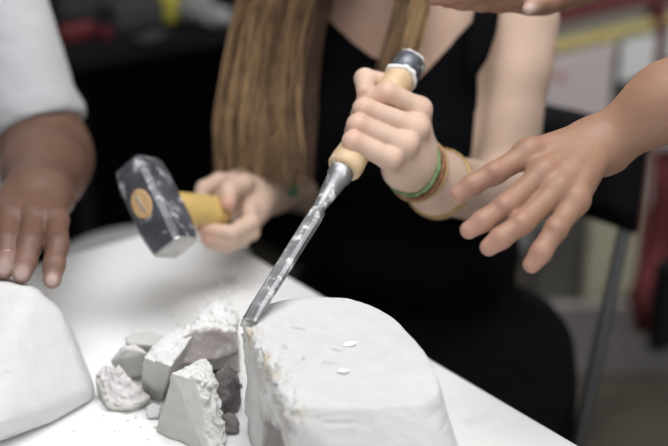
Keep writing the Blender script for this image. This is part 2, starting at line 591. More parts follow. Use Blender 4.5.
# ================================================================== TABLE
corner = T(193, 220)
tab = empty('work_table', along(corner, -0.85, 0.575, -TZ), 'white laminate work table with plaster blocks and rubble on it', 'table')
bm = bmesh.new()
mtx = Matrix.Translation(Vector(along(corner, -0.85, 0.575, -0.0125))) @ Matrix.Rotation(ROT, 4, 'Z')
box_bm(bm, None, (1.7, 1.15, 0.025), bevel=0.003, mtx=mtx)
from_bm('tabletop', bm, M['table'], tab)
for a in (-1.64, -0.06):
    for b in (0.06, 1.09):
        p = along(corner, a, b, 0)
        tube('leg', [(p[0], p[1], 0), (p[0], p[1], TZ - 0.025)], 0.022, M['grey_metal'], tab)

# ================================================================== MAIN PLASTER BLOCK
BH = 0.12
top_px = [(234, 322), (258, 304), (300, 296), (345, 296), (385, 309), (411, 331), (432, 360), (445, 400), (372, 407), (290, 406), (258, 372), (234, 345)]
_o = list(top_px[1:9])
for _ in range(2):
    _n = [_o[0]]
    for (x0, y0), (x1, y1) in zip(_o[:-1], _o[1:]):
        _n += [(.75 * x0 + .25 * x1, .75 * y0 + .25 * y1), (.25 * x0 + .75 * x1, .25 * y0 + .75 * y1)]
    _o = _n + [_o[-1]]
top_px = [top_px[0]] + _o + top_px[9:]
top = np.array([T(x, y, BH) for x, y in top_px])
cen = top.mean(0)
pts = list(top)
for q, (x, y) in zip(top, top_px):
    v = q - cen; left = x < 300 and y > 300
    k = 1.02 if left else (1.62 if x > 405 else 1.3)
    pts.append(np.array([cen[0] + v[0] * k, cen[1] + v[1] * k, TZ - 0.002]))
blk_pl = hull_planes(pts)
Lp0, Lp1 = T(238, 314, BH), T(287, 404, BH)       # the broken side's top edge
ldir = (Lp1 - Lp0) / np.linalg.norm(Lp1 - Lp0); lnrm = np.array([-ldir[1], ldir[0], 0])
if (cen - Lp0) @ lnrm > 0: lnrm = -lnrm            # points away from the block


def left_dist(p):
    return -((p - Lp0) @ lnrm)                    # distance inwards from the broken side


hs = hull_sdf(blk_pl)


def block_f(p):
    d = hs(p)
    n = fbm(p, 55, 3) * 0.004 + fbm(p, 180, 2) * 0.0012
    return np.maximum(d, -left_dist(p) + 0.002 + n)


dents = [(T(296, 327, BH), 0.0075, 0.5), (T(327, 362, BH), 0.006, 0.2), (T(334, 349, BH), 0.006, 0.5), (T(283, 345, BH), 0.003, 0.9), (T(301, 357, BH), 0.003, 1.2)]


def block_disp(V, N):
    ld = left_dist(V)
    rough = np.clip(1 - (ld - 0.004) / 0.015, 0, 1)
    lower = np.clip((BH + TZ - V[:, 2]) / 0.03, 0, 1)
    wf, wi = worley(V, 150)
    d = -0.5 * np.clip(np.abs(V[:, 0] - cen[0]) - .04, 0, 1) ** 2 + rough * (1 - 0.93 * lower) * (wi * 0.0034 + fbm(V, 260, 3) * 0.0022 + fbm(V, 80, 2) * .003)
    d = d + fbm(V, 18, 3) * 0.0014 + fbm(V, 90, 3) * 0.00035
    side = np.clip(1 - np.abs(N[:, 2]) * 1.3, 0, 1) * (ld > 0.02)
    d = d - side * (0.0016 * np.clip(fbm(V * np.array([1, 1, 4.5]), 38, 4) - 0.35, 0, 1) * 2 + 0.0004 * fbm(V * np.array([1, 1, 5]), 90, 3))
    d = d - (1 - side) * 0.0022 * np.clip(fbm(V * np.array([1, 2.0, 1]), 75, 3) - 0.85, 0, 1)
    for c, L, ang in dents:
        a = np.array([math.cos(-ang), math.sin(-ang) * 0.9, 0]); b = np.array([-a[1], a[0], 0])
        q = V - c
        d -= 0.0065 * np.exp(-((q @ a) / L) ** 4 - ((q @ b) / 0.0013) ** 2) * (np.abs(q[:, 2]) < 0.01)
    # horizontal scratch on the front
    q = V - T(395, 432, 0.07)
    d -= 0.0012 * np.exp(-((V[:, 2] - (TZ + 0.082 + 0.12 * (V[:, 0] - 0.05) * 0.1 + fbm(V, 40, 2) * 0.002)) / 0.0012) ** 2) * (N[:, 2] < 0.6) * (V[:, 0] > 0.0)
    return d


def block_col(V, N):
    ld = left_dist(V)
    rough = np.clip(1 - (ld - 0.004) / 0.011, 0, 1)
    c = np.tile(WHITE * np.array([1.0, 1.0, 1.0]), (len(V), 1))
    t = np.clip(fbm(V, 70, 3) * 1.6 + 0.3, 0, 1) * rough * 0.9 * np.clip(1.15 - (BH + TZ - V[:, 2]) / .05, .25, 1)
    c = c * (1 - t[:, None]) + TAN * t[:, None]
    m = np.clip((0.075 - (V[:, 2] - TZ)) / 0.012 + fbm(V, 45, 3) * 1.2, 0, 1) * np.clip(1 - (ld - 0.012) / 0.006, 0, 1) * np.clip(((V - Lp0) @ ldir - 0.055) / 0.02, 0, 1)
    return c * (1 - m[:, None]) + (MAUVE * 1.5) * m[:, None]


lo, hi = bbox(pts, 0.008)
plaster_solid('plaster_block', block_f, lo, hi, 0.0013, 22, block_disp, block_col,
              'large white plaster block with broken side under the chisel tip', 'plaster block')

# ================================================================== DOMED PLASTER BLOCK UNDER THE MAN'S HAND
DH = 0.11
dp = [T(98, 394, 0), T(97, 400, 0), T(60, 421, 0), T(0, 442, 0), T(-70, 470, 0), T(-150, 470, 0),
      T(80, 352, 0.045), T(70, 328, 0.068), T(60, 306, 0.086), T(48, 294, 0.098), T(32, 286, DH), T(10, 282, DH + .001), T(-40, 283, DH), T(-100, 300, DH - .01),
      T(88, 392, 0.02), T(0, 425, 0.035), T(-60, 445, 0.035)]
bk = np.array([-0.30, 1.22, TZ])
dp += [bk + (0.03, -0.03, 0), bk + (-0.17, 0.0, 0), bk + (-0.02, -0.06, 0.07), bk + (-0.14, -0.05, 0.08), bk + (0.0, -0.02, 0.0)]
dome_pl = hull_planes(dp)
lo, hi = bbox(dp, 0.008)


def dome_disp(V, N):
    return fbm(V, 22, 3) * 0.0012 + fbm(V, 120, 3) * 0.0003 - 0.002 * np.clip(vnoise(V * 60) - 0.62, 0, 1) * 3


plaster_solid('plaster_block', hull_sdf(dome_pl), lo, hi, 0.002, 60, dome_disp, lambda V, N: np.tile(WHITE * 1.06, (len(V), 1)),
              'smooth domed white plaster block under the hand of the man in white', 'plaster block')


# ================================================================== BROKEN PLASTER PIECES
def fragment(name, pts, label, h=0.0012, sm=2, rough=None, amp=0.0016, col=WHITE, mauve=None, carve=None, group='broken plaster pieces'):
    pts = [T(*p) for p in pts]
    pl = hull_planes(pts); f0 = hull_sdf(pl)
    rn = None if rough is None else np.array(rough) / np.linalg.norm(rough)

    def f(p):
        d = f0(p) + fbm(p, 60, 2) * 0.0012
        if carve is not None:
            c, r = carve
            d = smax(d, r - np.linalg.norm((p - c) * np.array([1, 1, 0.8]), axis=1), 0.002)
        return d

    def disp(V, N):
        m = np.ones(len(V)) * 0.25 if rn is None else np.clip((N @ rn - 0.1) * 2.5, 0.12, 1)
        if carve is not None:
            cd = np.abs(np.linalg.norm((V - carve[0]) * np.array([1, 1, 0.8]), axis=1) - carve[1])
            m = m * np.clip(cd / 0.003, 0.1, 1)
        wf, wi = worley(V, 170, 3)
        return m * (wi * amp + fbm(V, 230, 3) * amp) + fbm(V, 70, 2) * 0.0005

    def colf(V, N):
        c = np.tile(col, (len(V), 1)) * (1 + 0.05 * fbm(V, 60, 2))[:, None]
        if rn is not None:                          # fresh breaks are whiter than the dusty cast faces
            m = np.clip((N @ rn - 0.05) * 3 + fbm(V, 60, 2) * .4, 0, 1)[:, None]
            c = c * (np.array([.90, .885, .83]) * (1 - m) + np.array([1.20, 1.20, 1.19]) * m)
        if carve is not None:
            cd = np.abs(np.linalg.norm((V - carve[0]) * np.array([1, 1, 0.8]), axis=1) - carve[1])
            m = np.clip(1.4 - cd / 0.0025, 0, 1)
            m = m * (1 - np.clip(fbm(V, 130, 3) - .45, 0, .4) * 2)
            c = c * (1 - m[:, None]) + MAUVE * 2.1 * m[:, None]
        if mauve is not None:
            mn = np.array(mauve) / np.linalg.norm(mauve)
            m = np.clip((N @ mn - 0.35) * 4 + fbm(V, 90, 3) * 0.8, 0, 1)
            c = c * (1 - m[:, None]) + PINKW * m[:, None]
        return np.clip(c, 0, 1)
    lo, hi = bbox(pts, 0.008)
    return plaster_solid(name, f, lo, hi, h, sm, disp, colf, label, 'plaster piece', group)


fragment('plaster_fragment', [(171, 372, .066), (197, 381, .062), (207, 456, 0), (157, 432, 0), (190, 365, .066), (206, 358, .064), (217, 377, .054), (228, 450, 0), (205, 400, 0), (170, 400, 0)],
         'tall wedge of broken plaster standing in front with flat grey face', rough=(0.7, 0.3, 0.4), col=WHITE * 0.93)
fragment('plaster_fragment', [(143, 358, .056), (171, 366, .056), (161, 402, 0), (140, 396, 0), (164, 334, .062), (190, 324, .066), (196, 332, .064), (178, 356, .058), (188, 380, 0), (170, 365, 0)],
         'upright broken plaster piece with rough white top beside the hollow shell', rough=(0.2, -0.1, 1), col=WHITE * 0.95)
cv = (T(207, 355, 0.06) + np.array([0.0, -0.006, 0.012]), 0.0425)
fragment('plaster_fragment', [(172, 362, .05), (180, 338, .064), (200, 323, .068), (235, 330, .066), (238, 350, .055), (178, 372, 0), (240, 372, 0), (185, 335, .05), (190, 350, 0), (238, 352, 0), (200, 318, .055), (236, 322, .055)],
         'hollow plaster shell lined with mauve clay between the other pieces', rough=(0, 0.3, 1), carve=cv)
fragment('plaster_fragment', [(196, 322, .062), (215, 303, .066), (232, 308, .07), (237, 322, .066), (236, 331, .06), (200, 330, .055), (200, 340, 0.03), (236, 340, 0.03), (215, 312, .03), (238, 318, .03)],
         'crumbly white plaster lump heaped behind the hollow shell', rough=(0, 0, 1), amp=0.0026)
fragment('plaster_fragment', [(95, 378, .022), (103, 365, .034), (118, 366, .04), (150, 398, .012), (148, 403, .004), (128, 409, .006), (106, 407, .006), (98, 398, .0), (112, 411, 0), (135, 411, 0), (112, 384, 0), (140, 392, 0)],
         'rounded plaster chunk with pinkish broken face nearest the domed block', rough=(0.2, -0.5, 1), mauve=(0.3, -0.5, 1), amp=0.0013, col=WHITE * 0.96)
fragment('plaster_fragment', [(112, 360, .03), (121, 346, .045), (135, 343, .045), (150, 354, .04), (148, 372, .01), (130, 378, .005), (115, 372, .01), (118, 376, 0), (145, 376, 0), (145, 360, 0), (120, 358, 0)],
         'small pinkish plaster chunk behind the rounded chunk', mauve=(0.3, -0.2, 1), amp=0.002)
fragment('plaster_fragment', [(125, 336, .03), (150, 331, .034), (163, 336, .034), (158, 346, .03), (128, 344, .028), (128, 352, 0), (160, 352, 0), (160, 345, 0), (130, 345, 0)],
         'flat tan plaster slab at the back of the rubble', amp=0.001, col=WHITE * 0.85 + TAN * 0.1)
fragment('plaster_fragment', [(147, 407, .010), (153, 402, .013), (160, 406, .010), (158, 416, .004), (149, 417, .004), (148, 418, 0), (159, 418, 0), (158, 410, 0), (149, 410, 0)],
         'little rounded plaster lump beside the tall wedge', h=0.001, amp=0.0008)

# the mauve clay pieces between the wedge and the block
def clay(pts, label, amp=0.0014, h=0.0012, sm=3):
    pts = [T(*p) for p in pts]; f0 = hull_sdf(hull_planes(pts)); lo, hi = bbox(pts, 0.008)
    return plaster_solid('clay_lump', lambda p: f0(p) + fbm(p, 75, 2) * 0.003, lo, hi, h, sm, lambda V, N: fbm(V, 150, 3) * amp,
                         lambda V, N: np.clip(np.tile(MAUVE, (len(V), 1)) * (1 + 0.25 * fbm(V, 90, 3))[:, None] + 0.25 * np.clip(fbm(V, 200, 2) - 0.6, 0, 1)[:, None], 0, 1),
                         label, 'clay lump', 'mauve clay lumps')


clay([(217, 372, .05), (226, 360, .056), (236, 375, .045), (230, 408, .01), (218, 414, .012), (238, 412, 0), (215, 418, 0), (240, 385, 0), (222, 385, 0)], 'tall dark mauve clay lump between the wedge and the block')
clay([(219, 418, .014), (230, 412, .016), (240, 420, .012), (238, 432, .004), (222, 434, .004), (222, 436, 0), (240, 434, 0), (238, 424, 0), (221, 424, 0)], 'low dark mauve clay lump at the foot of the tall clay lump')
clay([(205, 352, .03), (222, 348, .034), (234, 352, .03), (232, 366, .012), (208, 368, .012), (206, 374, 0), (236, 372, 0), (234, 360, 0), (208, 360, 0)], 'mauve clay lump lying inside the hollow plaster shell')

# crumbs on the table
cr = [(228, 296, 3.9), (240, 280, 3.4), (212, 306, 4.2), (222, 285, 3.9), (236, 292, 3.2), (250, 287, 3.4), (256, 281, 2.6), (230, 304, 3.0), (268, 296, 2.4), (262, 291, 1.8), (205, 298, 2.5), (196, 310, 2.2), (245, 300, 2.0), (173, 318, 2.4), (180, 326, 3.0), (150, 326, 2.0),
      (104, 416, 1.6), (128, 421, 1.4), (136, 418, 1.9), (90, 412, 1.3), (141, 428, 1.5), (156, 428, 1.8), (148, 440, 1.3), (115, 432, 1.2), (74, 372 + 60, 1.2), (222, 300, 2.8), (214, 294, 2.0), (258, 298, 1.5), (134, 334, 2.4), (97, 358, 1.4)]
for k, (x, y, r) in enumerate(cr):
    bm = bmesh.new(); bmesh.ops.create_icosphere(bm, subdivisions=2, radius=r * 0.001)
    for v in bm.verts:
        n = vnoise(np.array([np.array(v.co) * 420 + k * 9.1]))[0]
        v.co *= 1 + 0.45 * n
        v.co.z *= 0.75
    zmin = min(v.co.z for v in bm.verts)
    o = from_bm('plaster_crumb', bm, M['plaster_dust'])
    p = T(x, y); o.location = (p[0], p[1], TZ - zmin + 0.0003)
    tag(o, 'tiny loose plaster crumb scattered on the white table', 'plaster crumb', 'tiny plaster crumbs on the table')

# flakes lying on the block
for (x, y, sx, sy, a, lab) in [(349, 346, .0065, .0035, .3, 'thin white flake on the block beside the middle gouge'), (343, 373, .005, .003, -.2, 'thin white flake on the block nearest its front edge')]:
    bm = bmesh.new()
    ring = [bm.verts.new((math.cos(t) * sx * random.uniform(.75, 1.1), math.sin(t) * sy * random.uniform(.75, 1.1), 0.0008 * math.cos(t))) for t in np.linspace(0, 2 * math.pi, 11)[:-1]]
    f = bm.faces.new(ring)
    ex = bmesh.ops.extrude_face_region(bm, geom=[f])
    bmesh.ops.translate(bm, vec=(0, 0, 0.0012), verts=[v for v in ex['geom'] if isinstance(v, bmesh.types.BMVert)])
    o = from_bm('plaster_flake', bm, M['plaster_dust']); p = T(x, y, BH)
    o.location = (p[0], p[1], p[2] + 0.0012); o.rotation_euler = (0.06, 0.05, a); tag(o, lab, 'plaster flake')

# ================================================================== CHISEL
tipP = P(249, 320, 1.083); topP = P(413, 58, 1.236)
ch_ax = (topP - tipP); CL = np.linalg.norm(ch_ax); ch_ax /= CL
ch_r = np.array([ct * 0 + 1.0, 0, 0]); ch_r -= ch_ax * (ch_r @ ch_ax); ch_r /= np.linalg.norm(ch_r)
ch_n = np.cross(ch_ax, ch_r)                      # faces the camera or away
if ch_n @ np.array([0, -1, 0.4]) < 0: ch_n = -ch_n
chisel = empty('chisel', Vector(tipP), 'long wood-handled chisel held in the fist, its tip on the plaster block', 'chisel')


def ca(s, r=0.0, n=0.0):
    return tipP + ch_ax * s * CL + ch_r * r + ch_n * n


def lathe(name, prof, m, parent, seg=32):
    bm = bmesh.new(); tube_bm(bm, [ca(s) for s, r in prof], [r for s, r in prof], seg)
    o = from_bm(name, bm, m, parent, True)
    return o


def material_axis(o):
    return o


bm = bmesh.new()
prev = None
bl = [(0.0, .0066, .0006), (0.012, .0067, .0010), (0.045, .0069, .0030), (0.06, .0069, .0031), (0.20, .0070, .0036), (0.345, .0070, .0042), (0.372, .0062, .0046), (0.392, .0050, .0050)]
wang = 0.35
wr = ch_r * math.cos(wang) + ch_n * math.sin(wang); wn_ = ch_n * math.cos(wang) - ch_r * math.sin(wang)
for s, a, b in bl:
    c = tipP + ch_ax * s * CL
    ch = 0.6
    pr = [(-a, -b), (a, -b), (a, b * 0.3), (a * ch, b), (-a * ch, b), (-a, b * 0.3)]
    ring = [bm.verts.new(Vector(c + wr * x + wn_ * y)) for x, y in pr]
    if prev:
        for k in range(6): bm.faces.new((prev[k], prev[(k + 1) % 6], ring[(k + 1) % 6], ring[k]))
    else: bm.faces.new(ring[::-1])
    prev = ring
bm.faces.new(prev)
from_bm('blade', bm, M['steel'], chisel)
lathe('socket', [(.385, .0048), (.40, .0054), (.45, .0078), (.505, .0098), (.512, .0112), (.520, .0112), (.535, .0116), (.540, .0110)], M['steel'], chisel)
lathe('handle', [(.538, .0125), (.541, .0145), (.548, .0158), (.57, .0160), (.60, .0152), (.66, .0140), (.74, .0143), (.82, .0150), (.88, .0148), (.925, .0142), (.93, .0135)], M['beech'], chisel)
lathe('steel_hoop', [(.924, .0140), (.925, .0150), (.985, .0150), (.987, .0140)], M['steel_band'], chisel)
bm = bmesh.new(); tube_bm(bm, [ca(s) for s in (.983, .985, .992, .997, 1.0)], [.0138, .0143, .0140, .0120, .006], 28)
for v in bm.verts: v.co += Vector(ch_ax * 0.0012 * vnoise(np.array([np.array(v.co) * 300]))[0])
from_bm('plaster_cake', bm, M['plaster_dust'], chisel, True)
# ragged ring of plaster caked below the hoop
bm = bmesh.new()
for i in range(44):
    t = 2 * math.pi * i / 44; wob = vnoise(np.array([[math.cos(t) * 3 + 4, math.sin(t) * 3 + 9, 2.2]]))[0]
    c = ca(.920 - 0.012 * max(wob, -.5)) + (ch_r * math.cos(t) + ch_n * math.sin(t)) * 0.0142
    r = bmesh.ops.create_icosphere(bm, subdivisions=1, radius=0.0022 + 0.0012 * abs(wob)); bmesh.ops.translate(bm, vec=Vector(c), verts=r['verts'])
from_bm('caked_rim', bm, M['plaster_dust'], chisel, True)

# ================================================================== WOMAN
f_ = np.array([-0.518, -0.855, 0.0]); s_ = np.array([0.855, -0.518, 0.0])      # facing; her left


def W(side, fwd, z):
    return np.array([0.095, 1.50, 0]) + s_ * side + f_ * fwd + UPZ * z


def axis_depth(px, py):
    t = ((px - 246) * 167 + (py - 321) * (-263)) / (167.0 ** 2 + 263 ** 2)
    return 1.083 + t * 0.153


def H(px, py, n):                                   # a point of the chisel hand: n millimetres before the chisel's axis
    return P(px, py, axis_depth(px, py) - n * 0.001)


wf = Field()
# torso, neck, head
LSH = W(0.145, 0.02, 1.005); RSH = W(-0.155, 0.02, 1.005)
torso = [Cap(W(-.075, -.01, .54), W(.075, -.01, .54), .105), Cap(W(-.045, .0, .70), W(.045, .0, .70), .09), Cap(W(-.05, .02, .84), W(.05, .02, .84), .095, n=f_, f=.98),
         Cap(W(-.07, .02, .93), W(.07, .02, .93), .078), Cap(W(-.125, .015, 1.0), W(.125, .015, 1.0), .045),
         Cap(W(-.065, .085, .865), W(-.065, .085, .865), .052), Cap(W(.065, .085, .865), W(.065, .085, .865), .052)]
HC = W(0.0, 0.15, 1.235)
fn = f_ * 0.80 - UPZ * 0.60; hup = f_ * 0.60 + UPZ * 0.80                     # face direction, top of head


def Hd(x, y, z):                                    # head coordinates: her left, forward, up
    return HC + s_ * x + fn * y + hup * z


head = [Cap(Hd(0, -.02, .035), Hd(0, .015, .03), .078, .075, n=s_, f=.92), Cap(Hd(0, .03, -.02), Hd(0, .045, -.075), .06, .032), Cap(Hd(0, -.03, -.03), Hd(0, .0, -.04), .06),
        Cap(Hd(0, .088, .012), Hd(0, .105, -.02), .008, .011), Cap(Hd(-.018, .078, -.052), Hd(.018, .078, -.052), .009),
        Cap(Hd(-.075, -.005, .0), Hd(-.078, -.01, .03), .012), Cap(Hd(.075, -.005, .0), Hd(.078, -.01, .03), .012)]
neck = [Cap(W(0, .03, 1.0), Hd(0, -.035, -.06), .052, .05)]
hipL, hipR = W(.085, 0, .53), W(-.085, 0, .53)
kneeL, kneeR = W(.12, .42, .51), W(-.10, .42, .51)
legs = [Cap(hipL, kneeL, .075, .052), Cap(kneeL, W(.12, .40, .08), .05, .035), Cap(W(.12, .38, .04), W(.13, .52, .03), .035, .028),
        Cap(hipR, kneeR, .075, .052), Cap(kneeR, W(-.10, .40, .08), .05, .035), Cap(W(-.10, .38, .04), W(-.11, .52, .03), .035, .028)]
wf.add(torso + neck, 0.05, 0, 0)
wf.add(legs, 0.03, 0.04, 0)
wf.add(head, 0.018, 0.02, 0)
# her left arm to the chisel
ELB = P(505, 196, 1.425); WRL = H(411, 165, -30); FAL = P(440, 184, 1.272)
armL = [Cap(LSH, ELB, .034, .033), Cap(LSH, LSH + (ELB - LSH) * .25, .036, .034), Cap(ELB, FAL, .035, .029), Cap(FAL, WRL, .028, .0235)]
wf.add(armL, 0.02, 0.015, 0)
# her right arm to the hammer
ELR = P(297, 178, 1.61); WRR = P(249, 201, 1.445)
armR = [Cap(RSH, ELR, .041, .036), Cap(ELR, WRR, .036, .0235)]
wf.add(armR, 0.02, 0.03, 0)
# the fist: palm
mI, mM, mR, mP = H(420, 109, 12), H(418, 128, 15), H(406, 145, 15), H(390, 159, 13)
palm = [Cap(H(421, 154, -36), mI, .0125, .0100), Cap(H(415, 160, -32), mM, .0125, .0102), Cap(H(408, 165, -28), mR, .0125, .0098), Cap(H(399, 170, -24), mP, .0125, .0088),
        Cap(H(408, 128, -30), H(400, 105, -26), .013, .012)]
wf.add(palm, 0.014, 0.02, 0)
fr = (.0104, .0101, .0090, .0078)
fin = [chain([mI, H(387, 93, 25), H(367, 99, 12), H(364, 110, -10)], fr),
       chain([mM, H(364, 109, 23), H(361, 115, -2), H(374, 119, -22)], fr),
       chain([mR, H(358, 125, 23), H(355, 132, -2), H(368, 136, -22)], fr),
       chain([mP, H(353, 141, 22), H(350, 148, -2), H(362, 152, -20)], (.0100, .0094, .0082, .0072)),
       chain([H(404, 108, -28), H(386, 84, -18), H(365, 79, 2), H(365, 91, 17)], (.0115, .0100, .0098, .0080))]
for i, c in enumerate(fin):
    wf.add(c, 0.003, 0.0012, 1)
# the hand round the hammer handle
hmI, hmM, hmR, hmP = P(239, 180, 1.452), P(247, 190, 1.437), P(254, 204, 1.427), P(255, 217, 1.42)
wf.add([Cap(WRR, hmI, .016, .0115), Cap(WRR, hmM, .017, .0115), Cap(WRR, hmR, .017, .0115), Cap(WRR, hmP, .015, .010)], 0.016, 0.02, 0)
fh = (.0096, .0092, .0084, .0074)
finh = [chain([hmI, P(219, 181, 1.43), P(204, 188, 1.415), P(199, 202, 1.41)], fh), [Cap(hmI, P(222, 196, 1.43), .012, .012)],
        chain([hmM, P(251, 222, 1.392), P(232, 233, 1.372), P(203, 229, 1.362)], fh),
        chain([hmR, P(251, 232, 1.398), P(230, 241, 1.378), P(207, 238, 1.366)], fh),
        chain([hmP, P(243, 239, 1.402), P(225, 246, 1.39), P(210, 243, 1.38)], (.0086, .008, .0074, .0068)),
        chain([P(250, 192, 1.435), P(243, 184, 1.408), P(229, 190, 1.388), P(228, 204, 1.376)], (.013, .0108, .0102, .0084))]
for c in finh:
    wf.add(c, 0.003, 0.0015, 1)

SKW = (0.64, 0.46, 0.355); PINK = (0.62, 0.30, 0.23)
spots = [(q, .012, PINK, .35) for q in (mI, mM, mR, mP, H(387, 93, 34), H(364, 109, 32), H(358, 125, 32), H(353, 141, 31))]
spots += [(H(364, 92, 20), .010, PINK, .4), (P(228, 204, 1.37), .012, (0.55, 0.22, 0.17), .6), (P(203, 229, 1.355), .012, PINK, .5), (P(207, 238, 1.36), .012, PINK, .5)]
spots += [(Hd(0, .09, -.052), .014, (.45, .12, .1), .8), (Hd(-.03, .085, .018), .0065, (.04, .03, .03), 1.3), (Hd(.03, .085, .018), .0065, (.04, .03, .03), 1.3),
          (W(0, .09, .97), .09, (.60, .34, .25), .5)]
woman = empty('person', Vector(W(0, 0, 0)), 'seated person in black sleeveless top with long brown hair striking a chisel', 'person')
boxL = bbox([H(429, 107, 0), H(346, 160, 30), H(360, 70, 0), H(400, 185, -70), H(440, 150, -75)], 0.02)
boxR = bbox([P(195, 178, 1.36), P(262, 250, 1.36), P(195, 178, 1.46), P(266, 250, 1.46)], 0.012)
wristplaneL = H(419, 170, -40)
allp = [W(-.3, -.2, 0), W(.3, -.2, 0), W(.3, .6, 1.4), W(-.3, .6, 1.4), P(190, 250, 1.35), P(346, 60, 1.1)]
lo, hi = bbox(allp, 0.04); lo[2] = 0; hi[2] = 1.40
me = bridge_body('body', wf, lo, hi, 0.005,
                 [(WRL + (FAL - WRL) * 0.18, WRL - FAL, boxL[0], boxL[1], 0.0012), (WRR + (ELR - WRR) * 0.02, WRR - ELR, boxR[0], boxR[1], 0.0016)], blobs(SKW, spots))
link('body', me, M['skin_w'], woman, True)

# black top and skirt
tf = Field(); tf.add(torso, 0.05, 0, 0); tf.add(legs[0:1] + legs[3:4], 0.05, 0.05, 0)
af = Field(); af.add(armL[:3] + armR[:1] + [Cap(LSH, LSH + s_ * .05, .05), Cap(RSH, RSH - s_ * .05, .05)], 0.02)
Vb, Vl, Vr = P(396, 93, 1.40), P(322, 28, 1.47), P(449, 40, 1.40)


def cutplane(a, b):
    n = np.cross(b - a, f_); n /= np.linalg.norm(n)
    if n[2] < 0: n = -n
    return lambda p: (p - a) @ n


plL, plR = cutplane(Vb, Vl), cutplane(Vb, Vr)


def dress_f(p):
    d = tf.d(p) - 0.006 - 0.0025 * fbm(p, 14, 2)
    v = np.minimum(plL(p), plR(p))                 # above both edges of the V
    d = np.maximum(d, v)
    arm = af.d(p) - 0.008
    armcut = np.where(p[:, 2] > 0.80, arm, np.maximum(arm, -1))
    d = np.maximum(d, -np.where(p[:, 2] > 0.74, armcut, 1.0))
    d = np.maximum(d, 0.022 - np.linalg.norm((p - W(0, .03, 1.05))[:, :2], axis=1) if False else d)
    # skirt falling over the lap and past the seat
    q = p - W(0.028, 0.16, 0)
    a, b = q @ s_, q @ f_
    w = np.sqrt((a / 0.235) ** 2 + (b / 0.33) ** 2)
    hem = np.maximum(p[:, 2] - 0.595 + 0.16 * np.clip(np.abs(a) - .12, 0, 1), 0.435 - p[:, 2])
    sk = np.maximum((w - 1 + 0.03 * np.sin(np.arctan2(a, b) * 14) * np.clip((0.6 - p[:, 2]) / .2, 0, 1)) * 0.25, hem)
    return smin(d, sk, 0.05)


lo, hi = bbox([W(-.32, -.25, .35), W(.32, .55, 1.07), W(.32, -.25, .35), W(-.32, .55, 1.07)], 0.02); lo[2] = 0.35; hi[2] = 1.07
vals, l0 = grid_eval(dress_f, lo, hi, 0.005, None, 0.03)
V, Fc = surface_nets(vals, l0, 0.005); V = lap(V, Fc, 2)
link('black_dress', mesh_np('black_dress', V, Fc), M['black_cloth'], woman, True)
# shoulder strap of the top beside the arm
bm = bmesh.new()
tube_bm(bm, [P(470, 80, 1.39), P(476, 55, 1.385), P(484, 28, 1.38), P(489, 0, 1.39), P(488, -25, 1.42)], [(.004, .003), (.013, .004), (.014, .004), (.013, .004), (.012, .004)], 10, True, (1, 0, 0))
from_bm('shoulder_strap', bm, M['black_cloth'], woman, True)
tube('ribbon', [P(291, 160, 1.50), P(292, 175, 1.49), P(293, 196, 1.49)], [(.006, .002)] * 3, M['green_cloth'], woman, 8, (1, 0, 0))['label'] = 'dark green ribbon end'


# bracelets
def bracelet(name, c, n, R, r, m, lab, ell=0.9, wob=0.0, twist=0, count=1):
    bm = bmesh.new()
    for k in range(count):
        torus_bm(bm, Vector(c), n, R, r, ell, None, 56, 8, wob, twist)
    o = from_bm(name, bm, m, woman, True); o['label'] = lab


fa = (FAL - WRL); fa /= np.linalg.norm(fa)
fe = (ELB - FAL); fe /= np.linalg.norm(fe)
tilt = fa + ch_ax * 0.10
bracelet('bracelet', WRL + fa * .004, tilt, .0276, .0020, M['green_band'], 'green woven bracelet', 1.0, .001, 9)
bracelet('bracelet', WRL + fa * .011, tilt + ch_n * .1, .0290, .0022, M['brown_band'], 'brown braided bracelet', 1.0, .001, 14)
bracelet('bracelet', WRL + fa * .0155, tilt - ch_n * .08, .0300, .0018, M['tan_leather'], 'thin tan bracelet', 1.0, .001)
bracelet('bracelet', FAL - fa * .004, fa + fe * .3, .0338, .0017, M['gold'], 'brass coloured beaded bracelet', 1.0, .001, 26)
bracelet('bracelet', FAL + fa * .003, fa + fe * .3, .0335, .0014, M['tan_leather'], 'tan cord bracelet', 1.0, .001)
ra = (ELR - WRR) / np.linalg.norm(ELR - WRR)
bm = bmesh.new(); tube_bm(bm, [WRR + ra * t for t in (-.004, .0, .012, .016)], [.024, .0268, .0275, .025], 28)
M['lilac'] = mat('pale_lilac_cloth', (0.50, 0.49, 0.55), 0.8, var=0.05)
o = from_bm('wristband', bm, M['lilac'], woman, True); o['label'] = 'pale lilac wristband'


